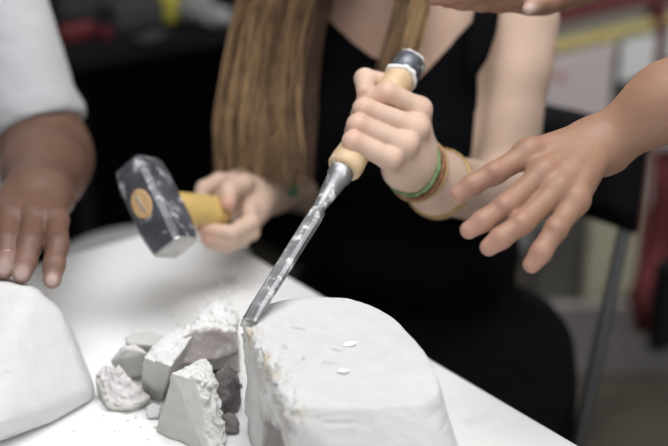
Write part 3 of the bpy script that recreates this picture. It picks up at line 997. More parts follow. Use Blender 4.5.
# hair
def strands(name, n, path, rad, cols, parent, seed=3, head_dark=False):
    r = np.random.default_rng(seed)
    Vs, Fs, Cs = [], [], []
    K = 14
    for i in range(n):
        pts = path(r, K)
        t = np.gradient(pts, axis=0); t /= np.linalg.norm(t, axis=1)[:, None]
        a = np.cross(t, np.array([0.3, 1, 0.2])); a /= np.linalg.norm(a, axis=1)[:, None]
        b = np.cross(t, a)
        base = sum(len(v) for v in Vs)
        wv = rad * r.uniform(.7, 1.3)
        tap = np.clip(np.linspace(3.0, 0.25, K), 0.2, 1)[:, None] * wv
        ring = np.stack([pts + a * tap * math.cos(q) + b * tap * math.sin(q) for q in (0, 2.09, 4.19)], 1).reshape(-1, 3)
        Vs.append(ring)
        q_ = getattr(path, 'u', None)
        u = r.random() if q_ is None else float(np.clip(0.5 + 0.55 * math.sin(q_ * 23) * math.sin(q_ * 9 + 1) + r.normal() * .26, 0, 1)); w_ = r.random()
        c = np.array(cols[0]) * (1 - u) + np.array(cols[1]) * u
        if w_ < 0.1: c = np.array(cols[2])
        q_ = getattr(path, 'u', None)
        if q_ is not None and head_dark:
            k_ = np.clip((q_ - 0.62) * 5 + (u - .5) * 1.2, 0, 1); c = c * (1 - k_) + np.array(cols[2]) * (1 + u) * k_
        Cs.append(np.tile(c, (K * 3, 1)))
        for k in range(K - 1):
            for q in range(3):
                Fs.append((base + k * 3 + q, base + k * 3 + (q + 1) % 3, base + k * 3 + 3 + (q + 1) % 3, base + k * 3 + 3 + q))
    me = mesh_np(name, np.concatenate(Vs), np.array(Fs), np.concatenate(Cs))
    return link(name, me, M['hair'], parent, True)


def lerp_path(table, v):
    ys = [t[0] for t in table]
    return np.array([np.interp(v, ys, [t[k] for t in table]) for k in range(1, len(table[0]))]).T


def hair_path(left, right, dl, dr, end, head_side):
    def f(r, K):
        u = r.random(); yend = end[0] + (end[1] - end[0]) * r.random() ** 0.6
        ly = r.random()
        ys = np.linspace(-38, yend, K - 4)
        xl = np.interp(ys, [t[0] for t in left], [t[1] for t in left]); xr = np.interp(ys, [t[0] for t in right], [t[1] for t in right])
        ph = r.random() * 6
        uu = np.clip(u + (r.normal() * .10) * np.clip((ys + 40) / 200, 0, 1), 0, 1)
        x = xl + (xr - xl) * uu + r.uniform(1, 4) * np.sin(ys / r.uniform(22, 45) + ph) + (r.random() - .5) * 10 * np.clip((ys - 40) / 140, 0, 1)
        d = np.interp(ys, [-40, 60, 180], [dl, dl + dr, dl + dr * 0.4]) + (ly - .5) * 0.05 - 0.016 * math.sin(math.pi * u)
        low = np.array([P(a, b, c) for a, b, c in zip(x, ys, d)])
        ang = (0.15 + 0.8 * r.random())
        roots = np.array([Hd(head_side * .010, -.03 + .06 * (ang - .5), .115), Hd(head_side * .055, -.03 + .08 * (ang - .5), .100), Hd(head_side * .088, -.02 + .09 * (ang - .5), .045), Hd(head_side * .095, .0 + .07 * (ang - .5), -.03)])
        f.u = u
        return np.concatenate([roots, low])
    f.u = None
    return f


GOLD = (0.47, 0.305, 0.155); BRN = (0.17, 0.10, 0.055); DRK = (0.065, 0.038, 0.027)
hp1 = hair_path([(-40, 262), (0, 238), (60, 228), (120, 219), (185, 219)], [(-40, 336), (0, 330), (40, 320), (100, 314), (185, 308)], 1.455, 0.03, (85, 192), -1)
hp2 = hair_path([(-40, 402), (0, 398), (40, 388), (90, 372)], [(-40, 432), (0, 430), (40, 420), (90, 398)], 1.39, 0.0, (50, 92), 1)
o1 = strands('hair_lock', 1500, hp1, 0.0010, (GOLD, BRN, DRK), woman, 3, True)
o2 = strands('hair_lock', 260, hp2, 0.0012, (GOLD, BRN, DRK), woman, 5)


def back_path(r, K):
    a = r.uniform(0.6, 2 * math.pi - 0.6)           # round the head, leaving the face free
    pts = []
    for k in range(K):
        v = k / (K - 1)
        el = math.pi / 2 * (1 - v * 1.1)
        rr = 0.094 * max(math.cos(el), 0.05) if el > 0 else 0.094
        pts.append(Hd(math.sin(a) * rr, -.012 + math.cos(a) * rr * 1.08, 0.032 + 0.088 * math.sin(el) - max(0, v - .9) * .6))
    return np.array(pts)


strands('hair', 420, back_path, 0.0022, (GOLD, BRN, DRK), woman, 9)

# ================================================================== HAMMER
eyeP = P(142, 204, 1.285); endP = P(217, 212, 1.39)
hx = (eyeP - endP); hx /= np.linalg.norm(hx)        # handle axis, out through the eye
cr_, cu_, cf_ = np.array([1.0, 0, 0]), np.array([0, st, ct]), np.array([0, ct, -st])   # camera right, up, forward
hl = cr_ * 0.49 - cu_ * 0.87 - cf_ * 0.30
hl = hl - hx * (hl @ hx); hl /= np.linalg.norm(hl)  # head's long axis (towards its lower face)
hs_ = np.cross(hl, hx)
hammer = empty('club_hammer', Vector(eyeP - hx * .02), 'short club hammer with chipped dark head and yellow handle', 'hammer')
HM = Matrix(((hx[0], hs_[0], hl[0], 0), (hx[1], hs_[1], hl[1], 0), (hx[2], hs_[2], hl[2], 0), (0, 0, 0, 1)))
HMT = Matrix.Translation(Vector(eyeP)) @ HM
bm = bmesh.new()
secs = [(-.049, .0165, .003), (-.0475, .0185, .005), (-.040, .0205, .006), (-.026, .0215, .005), (.026, .0215, .005), (.041, .0205, .006), (.0485, .019, .005), (.050, .0175, .003)]
prev = None
for z, a, c in secs:
    a2 = a * 0.97
    pr = [(-a, -a2 + c), (-a + c, -a2), (a - c, -a2), (a, -a2 + c), (a, a2 - c), (a - c, a2), (-a + c, a2), (-a, a2 - c)]
    ring = [bm.verts.new((x - 0.0215, y, z)) for x, y in pr]
    if prev:
        for k in range(8): bm.faces.new((prev[k], prev[(k + 1) % 8], ring[(k + 1) % 8], ring[k]))
    else: bm.faces.new(ring[::-1])
    prev = ring
bm.faces.new(prev)
bmesh.ops.transform(bm, matrix=HMT, verts=bm.verts)
hd = from_bm('hammer_head', bm, M['hammer'], hammer)
bm = bmesh.new()
prev = None
for z, a, c in ((.049, .0178, .0035), (.0508, .0178, .0035), (.0518, .0165, .003)):
    pr = [(-a, -a + c), (-a + c, -a), (a - c, -a), (a, -a + c), (a, a - c), (a - c, a), (-a + c, a), (-a, a - c)]
    ring = [bm.verts.new(HMT @ Vector((x - 0.0215, y, z))) for x, y in pr]
    if prev:
        for k in range(8): bm.faces.new((prev[k], prev[(k + 1) % 8], ring[(k + 1) % 8], ring[k]))
    else: bm.faces.new(ring[::-1])
    prev = ring
bm.faces.new(prev)
from_bm('striking_face', bm, M['worn_steel'], hammer)
HLEN = np.linalg.norm(eyeP - endP)
bm = bmesh.new()
tube_bm(bm, [Vector(eyeP + hx * t) for t in (-.0445, -.043, -.05, -.08, -.12, -HLEN - .0, -HLEN - .02, -HLEN - .026)][1:] if False else
        [Vector(eyeP - hx * t) for t in (.040, .045, .07, .10, HLEN - .02, HLEN + .0, HLEN + .008, HLEN + .011)],
        [(.0165, .0128), (.0185, .0135), (.0185, .0138), (.0188, .0142), (.0190, .0150), (.0182, .0148), (.0160, .0130), (.010, .008)], 24, True, hl)
from_bm('handle', bm, M['yellow_wood'], hammer, True)
bm = bmesh.new()
tube_bm(bm, [Vector(eyeP + hx * t) for t in (-.004, .0012, .0020)], [(.0160, .0120), (.0160, .0120), (.0148, .0110)], 28, True, hl)
eye = from_bm('handle_end', bm, M['end_grain'], hammer)
bm = bmesh.new(); box_bm(bm, None, (.0012, .0022, .019), mtx=Matrix.Translation(Vector(eyeP + hx * .0022)) @ HM @ Matrix.Rotation(0.12, 4, 'X'))
from_bm('wedge', bm, M['worn_steel'], eye)

# ================================================================== MAN AT THE DOMED BLOCK
lf = Field()
LS = P(-12, -24, 1.50); LE = P(48, 158, 1.46); LW = P(38, 194, 1.30)
mc = LS + np.array([-0.20, 0.06, 0.0])
def Lm(x, y, z): return np.array([mc[0] + x, mc[1] - y, z])
ltorso = [Cap(Lm(-.07, 0, .55), Lm(.07, 0, .55), .12), Cap(Lm(-.07, 0, .72), Lm(.07, 0, .72), .11), Cap(Lm(-.08, 0, .88), Lm(.08, 0, .88), .115), Cap(Lm(-.13, .0, LS[2] - .02), Lm(.13, .0, LS[2] - .02), .07)]
lf.add(ltorso + [Cap(Lm(0, .02, 1.05), Lm(0, .06, 1.17), .06)], .06)
lf.add([Cap(Lm(0, .06, 1.27), Lm(0, .08, 1.25), .085), Cap(Lm(0, .10, 1.23), Lm(0, .12, 1.17), .06, .035), Cap(Lm(0, .17, 1.25), Lm(0, .185, 1.215), .009, .012),
        Cap(Lm(-.085, .06, 1.22), Lm(-.087, .055, 1.255), .013), Cap(Lm(.085, .06, 1.22), Lm(.087, .055, 1.255), .013), Cap(Lm(-.02, .155, 1.185), Lm(.02, .155, 1.185), .010)], .02, .02)
lf.add([Cap(LS, LE, .055, .046), Cap(LE, LE + (LW - LE) * .4, .046, .041), Cap(LE + (LW - LE) * .4, LW, .041, .027)], .025, .04)
rs = Lm(-.2, 0, LS[2]); re = rs + np.array([-.08, -.05, -.28]); rw = re + np.array([.12, -.22, .06])
lf.add([Cap(rs, re, .055, .045), Cap(re, rw, .042, .03), Cap(rw, rw + np.array([.03, -.05, -.015]), .030, .026)], .025, .04)
hw = rw + np.array([.03, -.05, -.015])
for k_ in range(4):
    b0 = hw + np.array([(k_ - 1.5) * .019, -.035, -.004]); l_ = (.030, .036, .034, .026)[k_]
    lf.add(chain([hw, b0, b0 + np.array([.004, -l_, .004]), b0 + np.array([.007, -l_ * 1.7, -.012]), b0 + np.array([.008, -l_ * 2.1, -.028])], (.018, .0115, .010, .0092, .008)), .008, .004, 0)
lf.add(chain([hw, hw + np.array([.036, -.02, -.012]), hw + np.array([.048, -.05, -.022])], (.016, .0115, .009)), .008, .008, 0)
lf.add([Cap(Lm(-.1, .0, .53), Lm(-.13, .42, .52), .085, .06), Cap(Lm(.1, .0, .53), Lm(.11, .42, .52), .085, .06), Cap(Lm(-.13, .42, .52), Lm(-.13, .40, .07), .055, .04), Cap(Lm(.11, .42, .52), Lm(.11, .40, .07), .055, .04),
        Cap(Lm(-.13, .38, .04), Lm(-.14, .56, .03), .04, .03), Cap(Lm(.11, .38, .04), Lm(.12, .56, .03), .04, .03)], .03, .04)
lI, lM_, lR, lP = P(-14, 214, 1.24), P(9, 216, 1.235), P(33, 218, 1.235), P(56, 220, 1.24)
lf.add([Cap(P(25, 194, 1.295), lI, .017, .0118), Cap(P(33, 192, 1.292), lM_, .018, .0122), Cap(P(42, 193, 1.292), lR, .018, .0120), Cap(P(50, 198, 1.295), lP, .017, .0112), Cap(P(58, 196, 1.315), P(60, 199, 1.31), .010)], .016, .025)
ff = (.0122, .0118, .0105, .0088)
lfin = [chain([lI, P(-17, 240, 1.205), P(-16, 257, 1.192), P(-14, 268, 1.192)], ff), chain([lM_, P(7, 243, 1.20), P(6, 260, 1.187), P(4, 270, 1.186)], ff),
        chain([lR, P(29, 245, 1.198), P(25, 262, 1.186), P(22, 274, 1.184)], ff), chain([lP, P(57, 245, 1.205), P(54, 265, 1.188), P(52, 280, 1.182)], (.0116, .0110, .0098, .0082)),
        chain([P(8, 200, 1.30), P(-25, 215, 1.27), P(-38, 238, 1.23), P(-42, 256, 1.205)], (.014, .0115, .0105, .009))]
for c in lfin: lf.add(c, .004, .0015, 1)
SKL = (0.150, 0.080, 0.055)
lsp = [(q, .012, (0.15, 0.075, 0.06), .55) for q in (lM_, lR, lP, P(7, 243, 1.19), P(29, 247, 1.19), P(58, 247, 1.195))]
NAIL = (0.46, 0.33, 0.29)
nails = [(P(21, 273, 1.173), .0066, NAIL, 2.2), (P(52, 280, 1.172), .0058, NAIL, 2.2), (P(4, 267, 1.176), .0066, NAIL, 2.2)]
lsp += [(P(21, 270, 1.178), .016, (0.30, 0.165, 0.125), .6), (P(52, 276, 1.178), .016, (0.30, 0.165, 0.125), .6), (P(4, 263, 1.18), .016, (0.30, 0.165, 0.125), .6)] + nails
man = empty('person', Vector(Lm(0, 0, 0)), 'person in white short-sleeved shirt resting a ringed hand on the domed block', 'person')
bl_, bh_ = bbox([P(-55, 180, 1.17), P(75, 295, 1.17), P(75, 180, 1.33), P(-55, 200, 1.33)], .015)
lo, hi = bbox([Lm(-.42, -.2, 0), Lm(.32, .6, 1.40), P(75, 290, 1.15)], .03); lo[2] = 0
me = bridge_body('body', lf, lo, hi, .006, [(LW + (LE - LW) * .2, LW - LE, bl_, bh_, .0016)], blobs(SKL, lsp))
link('body', me, M['skin_l'], man, True)
# ring on the finger
q0, q1 = P(7, 243, 1.20), P(6, 260, 1.187)
bm = bmesh.new(); torus_bm(bm, Vector(q0 * .12 + q1 * .88), Vector(q1 - q0), .0104, .0011, 1.0, None, 32, 8)
o = from_bm('ring', bm, M['silver'], man, True); o['label'] = 'thin dark silver finger ring'
# white shirt
sf = Field(); sf.add(ltorso + [Cap(LS, LE, .055, .046), Cap(rs, re, .055, .045)], .05)
ac = (LE - LS) / np.linalg.norm(LE - LS)
slv = np.linalg.norm(P(38, 129, 1.46) - LS)


lsub = Field(); lsub.groups = [lf.groups[0], ([Cap(LS, LE, .055, .046)], .025, .04, 0), ([Cap(rs, re, .055, .045)], .025, .04, 0)]


def shirt_f(p):
    arm = (p - LS) @ ac
    t = np.clip(arm / 0.26, 0, 1)
    loose = 0.003 + 0.003 * np.clip(arm / slv, 0, 1) * (p[:, 0] > LS[0] - .09)
    d = sf.d(p) - loose - 0.0045 * fbm(p @ np.array([[1, 0, .6], [0, 1, 0], [-.4, 0, 2.2]]), 11, 3)
    d = np.minimum(d, lsub.d(p) - .0035)
    near = np.linalg.norm(p - LS - t[:, None] * (LE - LS), axis=1) < .10
    cut = np.where(near, arm - slv, -1)
    d = np.maximum(d, cut)
    ac2 = (re - rs) / np.linalg.norm(re - rs)
    d = np.maximum(d, np.where(p[:, 0] < rs[0] + .02, (p - rs) @ ac2 - .17, -1))
    hem = np.where(near, np.abs(arm - slv + .012) - .012, 1)
    d = d - 0.0022 * (hem < 0)
    d = np.maximum(d, 0.088 - np.linalg.norm(p - Lm(0, .05, 1.10), axis=1))
    d = np.maximum(d, np.where(np.abs(p[:, 0] - mc[0]) < .09, p[:, 2] - 1.085, -1))
    return np.maximum(d, 0.53 - p[:, 2])


lo, hi = bbox([Lm(-.42, -.22, .52), Lm(.33, .3, 1.16)], .02)
vals, l0 = grid_eval(shirt_f, lo, hi, .0045, None, .05)
V, Fc = surface_nets(vals, l0, .0045); V = lap(V, Fc, 2)
link('white_shirt', mesh_np('white_shirt', V, Fc), M['white_cloth'], man, True)
pf = Field(); pf.add([Cap(Lm(-.1, .0, .53), Lm(-.13, .42, .52), .085, .06), Cap(Lm(.1, .0, .53), Lm(.11, .42, .52), .085, .06), Cap(Lm(-.13, .42, .52), Lm(-.13, .40, .10), .055, .045), Cap(Lm(.11, .42, .52), Lm(.11, .40, .10), .055, .045), Cap(Lm(-.07, 0, .55), Lm(.07, 0, .55), .12)], .04)
lo, hi = bbox([Lm(-.28, -.18, .08), Lm(.28, .56, .70)], .03)
vals, l0 = grid_eval(lambda p: np.maximum(pf.d(p) - .012, np.maximum(0.09 - p[:, 2], p[:, 2] - .62)), lo, hi, .008, None, .03)
V, Fc = surface_nets(vals, l0, .008)
link('trousers', mesh_np('trousers', V, Fc), M['grey_cloth'], man, True)


def cap_hair(name, c, r, cut, m, parent):
    f = lambda p: np.maximum(np.linalg.norm((p - c) / np.array([.93, 1.05, 1.0]), axis=1) - r - .004 * fbm(p, 60, 2), -((p - c) @ cut) - .0)
    vals, l0 = grid_eval(f, c - r - .03, c + r + .03, .005, None, .03)
    V, Fc = surface_nets(vals, l0, .005)
    link(name, mesh_np(name, V, Fc), m, parent, True)


cap_hair('hair', Lm(0, .06, 1.265), .098, np.array([0, .75, .66]), M['dark_hair'], man)
# his stool
st0 = empty('stool', Vector(Lm(0, -.02, 0)), 'round black stool under the person in the white shirt', 'stool')
tube('seat', [Lm(0, -.02, .365), Lm(0, -.02, .37), Lm(0, -.02, .40), Lm(0, -.02, .405)], [.165, .175, .175, .165], M['black_plastic'], st0, 28)
for a in range(4):
    t = math.pi / 4 + a * math.pi / 2
    tube('leg', [Lm(.13 * math.cos(t), -.02 + .13 * math.sin(t), .37), Lm(.17 * math.cos(t), -.02 + .17 * math.sin(t), 0)], .012, M['grey_metal'], st0, 10)

# ================================================================== MAN REACHING IN FROM THE SIDE
rf = Field()
RW = P(598, 147, 1.105); RF = P(668, 101, 1.085)
RE = RF + (RF - RW) / np.linalg.norm(RF - RW) * 0.16 + np.array([0.02, -.02, -.01])
RS = RE + np.array([.14, .06, .22])
tc = RS + np.array([.06, .20, -.02])
def Rm(x, y, z): return np.array([tc[0] + x, tc[1] + y, z])
zs = RS[2] - .02
rtorso = [Cap(Rm(0, -.07, .90), Rm(0, .07, .90), .12), Cap(Rm(0, -.07, zs - .28), Rm(0, .07, zs - .28), .11), Cap(Rm(0, -.09, zs - .13), Rm(0, .09, zs - .13), .115), Cap(Rm(0, -.14, zs), Rm(0, .14, zs), .07)]
rf.add(rtorso + [Cap(Rm(-.02, 0, zs + .03), Rm(-.07, 0, zs + .15), .06)], .06)
hz = zs + .24
rf.add([Cap(Rm(-.06, 0, hz), Rm(-.09, 0, hz - .01), .085), Cap(Rm(-.12, 0, hz - .04), Rm(-.14, 0, hz - .10), .06, .035), Cap(Rm(-.185, 0, hz - .02), Rm(-.20, 0, hz - .055), .009, .012),
        Cap(Rm(-.17, -.02, hz - .09), Rm(-.17, .02, hz - .09), .01), Cap(Rm(-.07, -.085, hz - .04), Rm(-.065, -.087, hz), .013), Cap(Rm(-.07, .085, hz - .04), Rm(-.065, .087, hz), .013)], .02, .02)
RW2 = P(590, -34, 1.235); RE2 = RW2 + np.array([.21, .03, .05]); RS2 = Rm(-.06, .20, zs + .02)
rf.add([Cap(RS, RE, .052, .044), Cap(RE, RF, .039, .0285), Cap(RF, RW, .0285, .0225)], .025, .04)
rf.add([Cap(RS2, RE2, .052, .044), Cap(RE2, RW2, .042, .027)], .025, .04)
rf.add([Cap(Rm(0, -.1, .92), Rm(-.02, -.12, .5), .09, .062), Cap(Rm(-.02, -.12, .5), Rm(0, -.12, .08), .056, .04), Cap(Rm(.02, -.12, .04), Rm(-.16, -.14, .03), .04, .03),
        Cap(Rm(0, .1, .92), Rm(-.02, .12, .5), .09, .062), Cap(Rm(-.02, .12, .5), Rm(0, .12, .08), .056, .04), Cap(Rm(.02, .12, .04), Rm(-.16, .14, .03), .04, .03)], .03, .04)
gI, gM, gR, gP = P(529, 153, 1.068), P(543, 173, 1.052), P(559, 189, 1.045), P(576, 201, 1.045)
rf.add([Cap(P(588, 139, 1.105), gI, .0150, .0112), Cap(P(590, 144, 1.098), gM, .0150, .0116), Cap(P(592, 149, 1.093), gR, .0150, .0112), Cap(P(594, 155, 1.092), gP, .0140, .0102), Cap(P(611, 156, 1.098), P(613, 156, 1.10), .0120),
        Cap(P(575, 158, 1.115), P(550, 168, 1.105), .015, .014)], .014, .014)
g4 = (.0098, .0090, .0083, .0072)
rfin = [chain([gI, P(495, 173, 1.052), P(472, 185, 1.05), P(459, 194, 1.052)], (.0102, .0092, .0085, .0075)), chain([gM, P(505, 206, 1.025), P(483, 221, 1.02), P(469, 230, 1.022)], g4),
        chain([gR, P(522, 223, 1.018), P(501, 238, 1.012), P(489, 247, 1.015)], g4), chain([gP, P(556, 229, 1.025), P(541, 252, 1.018), P(532, 264, 1.02)], (.0098, .0090, .0084, .0074)),
        chain([P(588, 144, 1.125), P(570, 160, 1.145), P(556, 178, 1.145), P(548, 188, 1.14)], (.015, .012, .0105, .009))]
dors = -cf_ * .85 + cu_ * .45
for b_, m_, p_ in ((P(588, 139, 1.105), gI, P(495, 173, 1.052)), (P(590, 144, 1.098), gM, P(505, 206, 1.025)), (P(592, 149, 1.093), gR, P(522, 223, 1.018)), (P(594, 155, 1.092), gP, P(556, 229, 1.025))):
    rf.add([Cap(b_ * .7 + m_ * .3 + dors * .0115, m_ + dors * .0095, .0028, .0034)], .003, .006)
    rf.add([Cap(m_ + dors * .004, m_ + dors * .004 + (p_ - m_) * .08, .0095)], .003, .006)
    rf.add([Cap(p_ + dors * .0025, p_ + dors * .0025 + (p_ - m_) * .05, .0082)], .003, .004, 1)
for c in rfin: rf.add(c, .004, .0018, 1)
# his other hand, above
uI, uM, uR, uP = P(520, -25, 1.19), P(518, -12, 1.195), P(520, -4, 1.21), P(528, 2, 1.23)
rf.add([Cap(RW2, uI, .02, .0115), Cap(RW2, uM, .02, .0118), Cap(RW2, uR, .02, .0115), Cap(RW2, uP, .019, .011), Cap(P(565, -12, 1.24), P(545, -2, 1.235), .018, .015)], .016, .025)
ufin = [chain([uI, P(478, -28, 1.185), P(455, -24, 1.185), P(440, -20, 1.19)], g4), chain([uM, P(478, -8, 1.19), P(450, -4, 1.19), P(434, -2, 1.195)], g4),
        chain([uR, P(482, 2, 1.205), P(462, 1, 1.20), P(446, 0, 1.205)], g4), chain([uP, P(500, 3, 1.22), P(488, 2, 1.22), P(474, 1, 1.22)], (.0098, .009, .0084, .0074)),
        chain([P(566, -6, 1.225), P(549, 0, 1.20), P(536, 3, 1.19), P(529, 9, 1.185)], (.015, .0115, .0095, .0066))]
for c in ufin: rf.add(c, .004, .0018, 1)
SKR = (0.325, 0.182, 0.120)
rsp = [(P(457, 195, 1.045), .016, (0.52, 0.28, 0.22), .55), (P(468, 231, 1.015), .016, (0.52, 0.28, 0.22), .55), (P(487, 248, 1.01), .016, (0.52, 0.28, 0.22), .55), (P(531, 265, 1.012), .016, (0.52, 0.28, 0.22), .55)]
rsp += [(q, .012, (0.40, 0.20, 0.15), .5) for q in (gI, gM, gR, gP, P(495, 173, 1.045), P(505, 206, 1.016), P(522, 223, 1.01))]
rsp += [(P(530, 10, 1.178), .008, (0.62, 0.48, 0.42), .9)]
man2 = empty('person', Vector(Rm(0, 0, 0)), 'standing person reaching a bare arm and open hand towards the chisel', 'person')
b1 = bbox([P(450, 128, 1.01), P(620, 275, 1.01), P(450, 128, 1.14), P(610, 275, 1.14)], .012)
b2_ = bbox([P(425, -40, 1.17), P(590, 20, 1.17), P(425, -50, 1.26), P(585, 20, 1.26)], .012)
lo, hi = bbox([Rm(-.3, -.4, 0), Rm(.25, .4, hz + .12), P(430, 270, 1.0), P(430, -40, 1.25)], .03); lo[2] = 0
me = bridge_body('body', rf, lo, hi, .0065, [(RW + (RF - RW) * .15, RW - RF, b1[0], b1[1], .0015), (RW2 + (RE2 - RW2) * .1, RW2 - RE2, b2_[0], b2_[1], .002)], blobs(SKR, rsp))
link('body', me, M['skin_r'], man2, True)
sf2 = Field(); sf2.add(rtorso + [Cap(RS, RS + (RE - RS) * .55, .055, .052), Cap(RS2, RS2 + (RE2 - RS2) * .45, .055, .052)], .05)


rsub = Field(); rsub.groups = [rf.groups[0], ([Cap(RS, RE, .052, .044)], .025, .04, 0), ([Cap(RS2, RE2, .052, .044)], .025, .04, 0)]


def shirt2(p):
    d = np.minimum(sf2.d(p) - .012 - .004 * fbm(p, 13, 2), rsub.d(p) - .0045)
    for a, b, k in ((RS, RE, .45), (RS2, RE2, .4)):
        ax = (b - a) / np.linalg.norm(b - a); t = (p - a) @ ax
        near = np.linalg.norm(p - a - np.clip(t, 0, .3)[:, None] * ax, axis=1) < .095
        d = np.maximum(d, np.where(near, t - k * np.linalg.norm(b - a), -1))
    d = np.maximum(d, .088 - np.linalg.norm(p - Rm(-.04, 0, zs + .10), axis=1))
    return np.maximum(d, .88 - p[:, 2])


lo, hi = bbox([Rm(-.3, -.4, .86), Rm(.22, .4, zs + .14)], .02)
vals, l0 = grid_eval(shirt2, lo, hi, .007, None, .05)
V, Fc = surface_nets(vals, l0, .007); V = lap(V, Fc, 2)
M['navy'] = mat('navy_cotton', (0.03, 0.035, 0.06), 0.9)
link('shirt', mesh_np('shirt', V, Fc), M['navy'], man2, True)
pf2 = Field(); pf2.add([Cap(Rm(0, -.1, .92), Rm(-.02, -.12, .5), .09, .062), Cap(Rm(-.02, -.12, .5), Rm(0, -.12, .1), .06, .05), Cap(Rm(0, .1, .92), Rm(-.02, .12, .5), .09, .062), Cap(Rm(-.02, .12, .5), Rm(0, .12, .1), .06, .05), Cap(Rm(0, -.07, .90), Rm(0, .07, .90), .12)], .04)
lo, hi = bbox([Rm(-.2, -.26, .07), Rm(.18, .26, 1.03)], .02)
vals, l0 = grid_eval(lambda p: np.maximum(pf2.d(p) - .012, np.maximum(.08 - p[:, 2], p[:, 2] - .95)), lo, hi, .009, None, .03)
V, Fc = surface_nets(vals, l0, .009)
link('trousers', mesh_np('trousers', V, Fc), M['grey_cloth'], man2, True)
cap_hair('hair', Rm(-.06, 0, hz + .0), .098, np.array([.75, 0, .66]), M['dark_hair'], man2)

# ================================================================== CHAIR
cB = np.array([0.374, 1.487, 0.0])                  # near end of the back panel
cs = np.array([0.855, -0.518, 0]); cfw = np.array([-0.518, -0.855, 0])
chair = empty('folding_chair', Vector(cB - cs * .21 + cfw * .2), 'black folding chair with grey metal legs behind the seated woman', 'chair')


def Ch(side, fwd, z):
    return cB - cs * (0.21 - side) + cfw * fwd + UPZ * z


bm = bmesh.new()
rows = []
for i, z in enumerate(np.linspace(.715, .845, 5)):
    rows.append([(Vector(Ch(x, -.035 * (1 - (x / .21) ** 2) - .22 * (z - .735) * .35, z))) for x in np.linspace(-.21, .212, 9)])
fv = [[bm.verts.new(p) for p in r] for r in rows]
bv = [[bm.verts.new(p - Vector(cfw * .012)) for p in r] for r in rows]
for i in range(4):
    for j in range(8):
        bm.faces.new((fv[i][j], fv[i][j + 1], fv[i + 1][j + 1], fv[i + 1][j])); bm.faces.new((bv[i][j + 1], bv[i][j], bv[i + 1][j], bv[i + 1][j + 1]))
for i in range(4):
    bm.faces.new((fv[i][0], fv[i + 1][0], bv[i + 1][0], bv[i][0])); bm.faces.new((fv[i][8], bv[i][8], bv[i + 1][8], fv[i + 1][8]))
for j in range(8):
    bm.faces.new((fv[0][j], bv[0][j], bv[0][j + 1], fv[0][j + 1])); bm.faces.new((fv[4][j], fv[4][j + 1], bv[4][j + 1], bv[4][j]))
from_bm('backrest', bm, M['black_plastic'], chair, True)
for sd in (-.2, .2):
    tube('leg', [Ch(sd * .97, -.065, .84), Ch(sd * .97, -.02, .73), Ch(sd * .97, .10, .44), Ch(sd * .97, .26, 0.0)], .0085, M['grey_metal'], chair)
    tube('leg', [Ch(sd * .88, .20, .42), Ch(sd * .88, .02, 0.0)], .010, M['grey_metal'], chair)
bm = bmesh.new(); box_bm(bm, None, (.36, .36, .02), bevel=.006, mtx=Matrix.Translation(Vector(Ch(0, .22, .415))) @ Matrix.Rotation(math.atan2(cs[1], cs[0]), 4, 'Z'))
from_bm('seat', bm, M['black_plastic'], chair)

# ================================================================== THINGS BEHIND
# grey stool beyond the table's far corner
sp = np.array([-0.262, 1.665, 0.0])
stz = 0.60
st1 = empty('stool', Vector(sp), 'light grey padded stool beyond the far table corner', 'stool')
# dark desk
d0 = G(60, 58, .75); d1 = G(225, 30, .75)
dd = (d1 - d0); dd[2] = 0; dl = np.linalg.norm(dd); dd /= dl; dn = np.array([-dd[1], dd[0], 0]); drot = math.atan2(dd[1], dd[0])
dm = (d0 + d1) / 2 - dd * .12
desk = empty('desk', (dm[0] + dn[0] * .35, dm[1] + dn[1] * .35, 0), 'dark cluttered desk against the back wall', 'desk')
DW = 1.5
box('desktop', (dm[0] + dn[0] * .35, dm[1] + dn[1] * .35, .735), (DW, .7, .03), drot, .004, M['desk'], desk)
for k in (-1, 0, 1):
    c = dm + dd * k * (DW / 2 - .03) + dn * .35
    box('side_panel', (c[0], c[1], .36), (.03, .62, .72), drot, .003, M['desk'], desk)
c = dm + dn * .62
box('back_panel', (c[0], c[1], .36), (DW - .06, .02, .72), drot, .002, M['black_plastic'], desk)


def on_desk(px, py, lift=0.0):
    return G(px, py, .75 + lift)


# yellow tape roll
y0 = on_desk(170, 22); c = Vector(y0)
bm = bmesh.new()
tube_bm(bm, [c + Vector((0, 0, .003)), c + Vector((0, 0, .008)), c + Vector((0, 0, .05)), c + Vector((0, 0, .075)), c + Vector((0, 0, .085))], [.020, .023, .023, .018, .010], 20)
tg = from_bm('bottle', bm, M['yellow'], None, True); tag(tg, 'small yellow bottle standing on the dark desk', 'bottle'); center_origin(tg, y0)
for (px, py, sx, sy, sz, a, lab) in [(76, 40, .075, .03, .03, .2, 'dark red box on the dark desk beside the white sleeve'), (106, 40, .02, .02, .025, .5, 'tiny dark red box on the dark desk beside the longer red box')]:
    p = on_desk(px, py); o = box('box', (0, 0, sz / 2), (sx, sy, sz), 0, .006, M['red']); o.location = (p[0], p[1], .7505); o.rotation_euler = (0, 0, drot + a); tag(o, lab, 'box')
for (px, py, r, hgt, lab) in [(197, 24, .032, .06, 'crumpled milky plastic bag on the dark desk next to the yellow bottle'), (218, 28, .026, .035, 'smaller milky plastic bag at the edge of the dark desk by the hair')]:
    p = on_desk(px, py)
    bm = bmesh.new(); bmesh.ops.create_icosphere(bm, subdivisions=4, radius=1)
    for v in bm.verts:
        q = np.array([np.array(v.co)])
        k = 1 + .28 * fbm(q * 1.0 + px, 2.2, 3)[0]
        v.co = Vector((v.co.x * r * k, v.co.y * r * k, max(0, (v.co.z * .5 + .5)) * hgt * k))
    o = from_bm('plastic_bag', bm, M['clear'], None, False); o.location = (p[0], p[1], .7505); tag(o, lab, 'plastic bag')
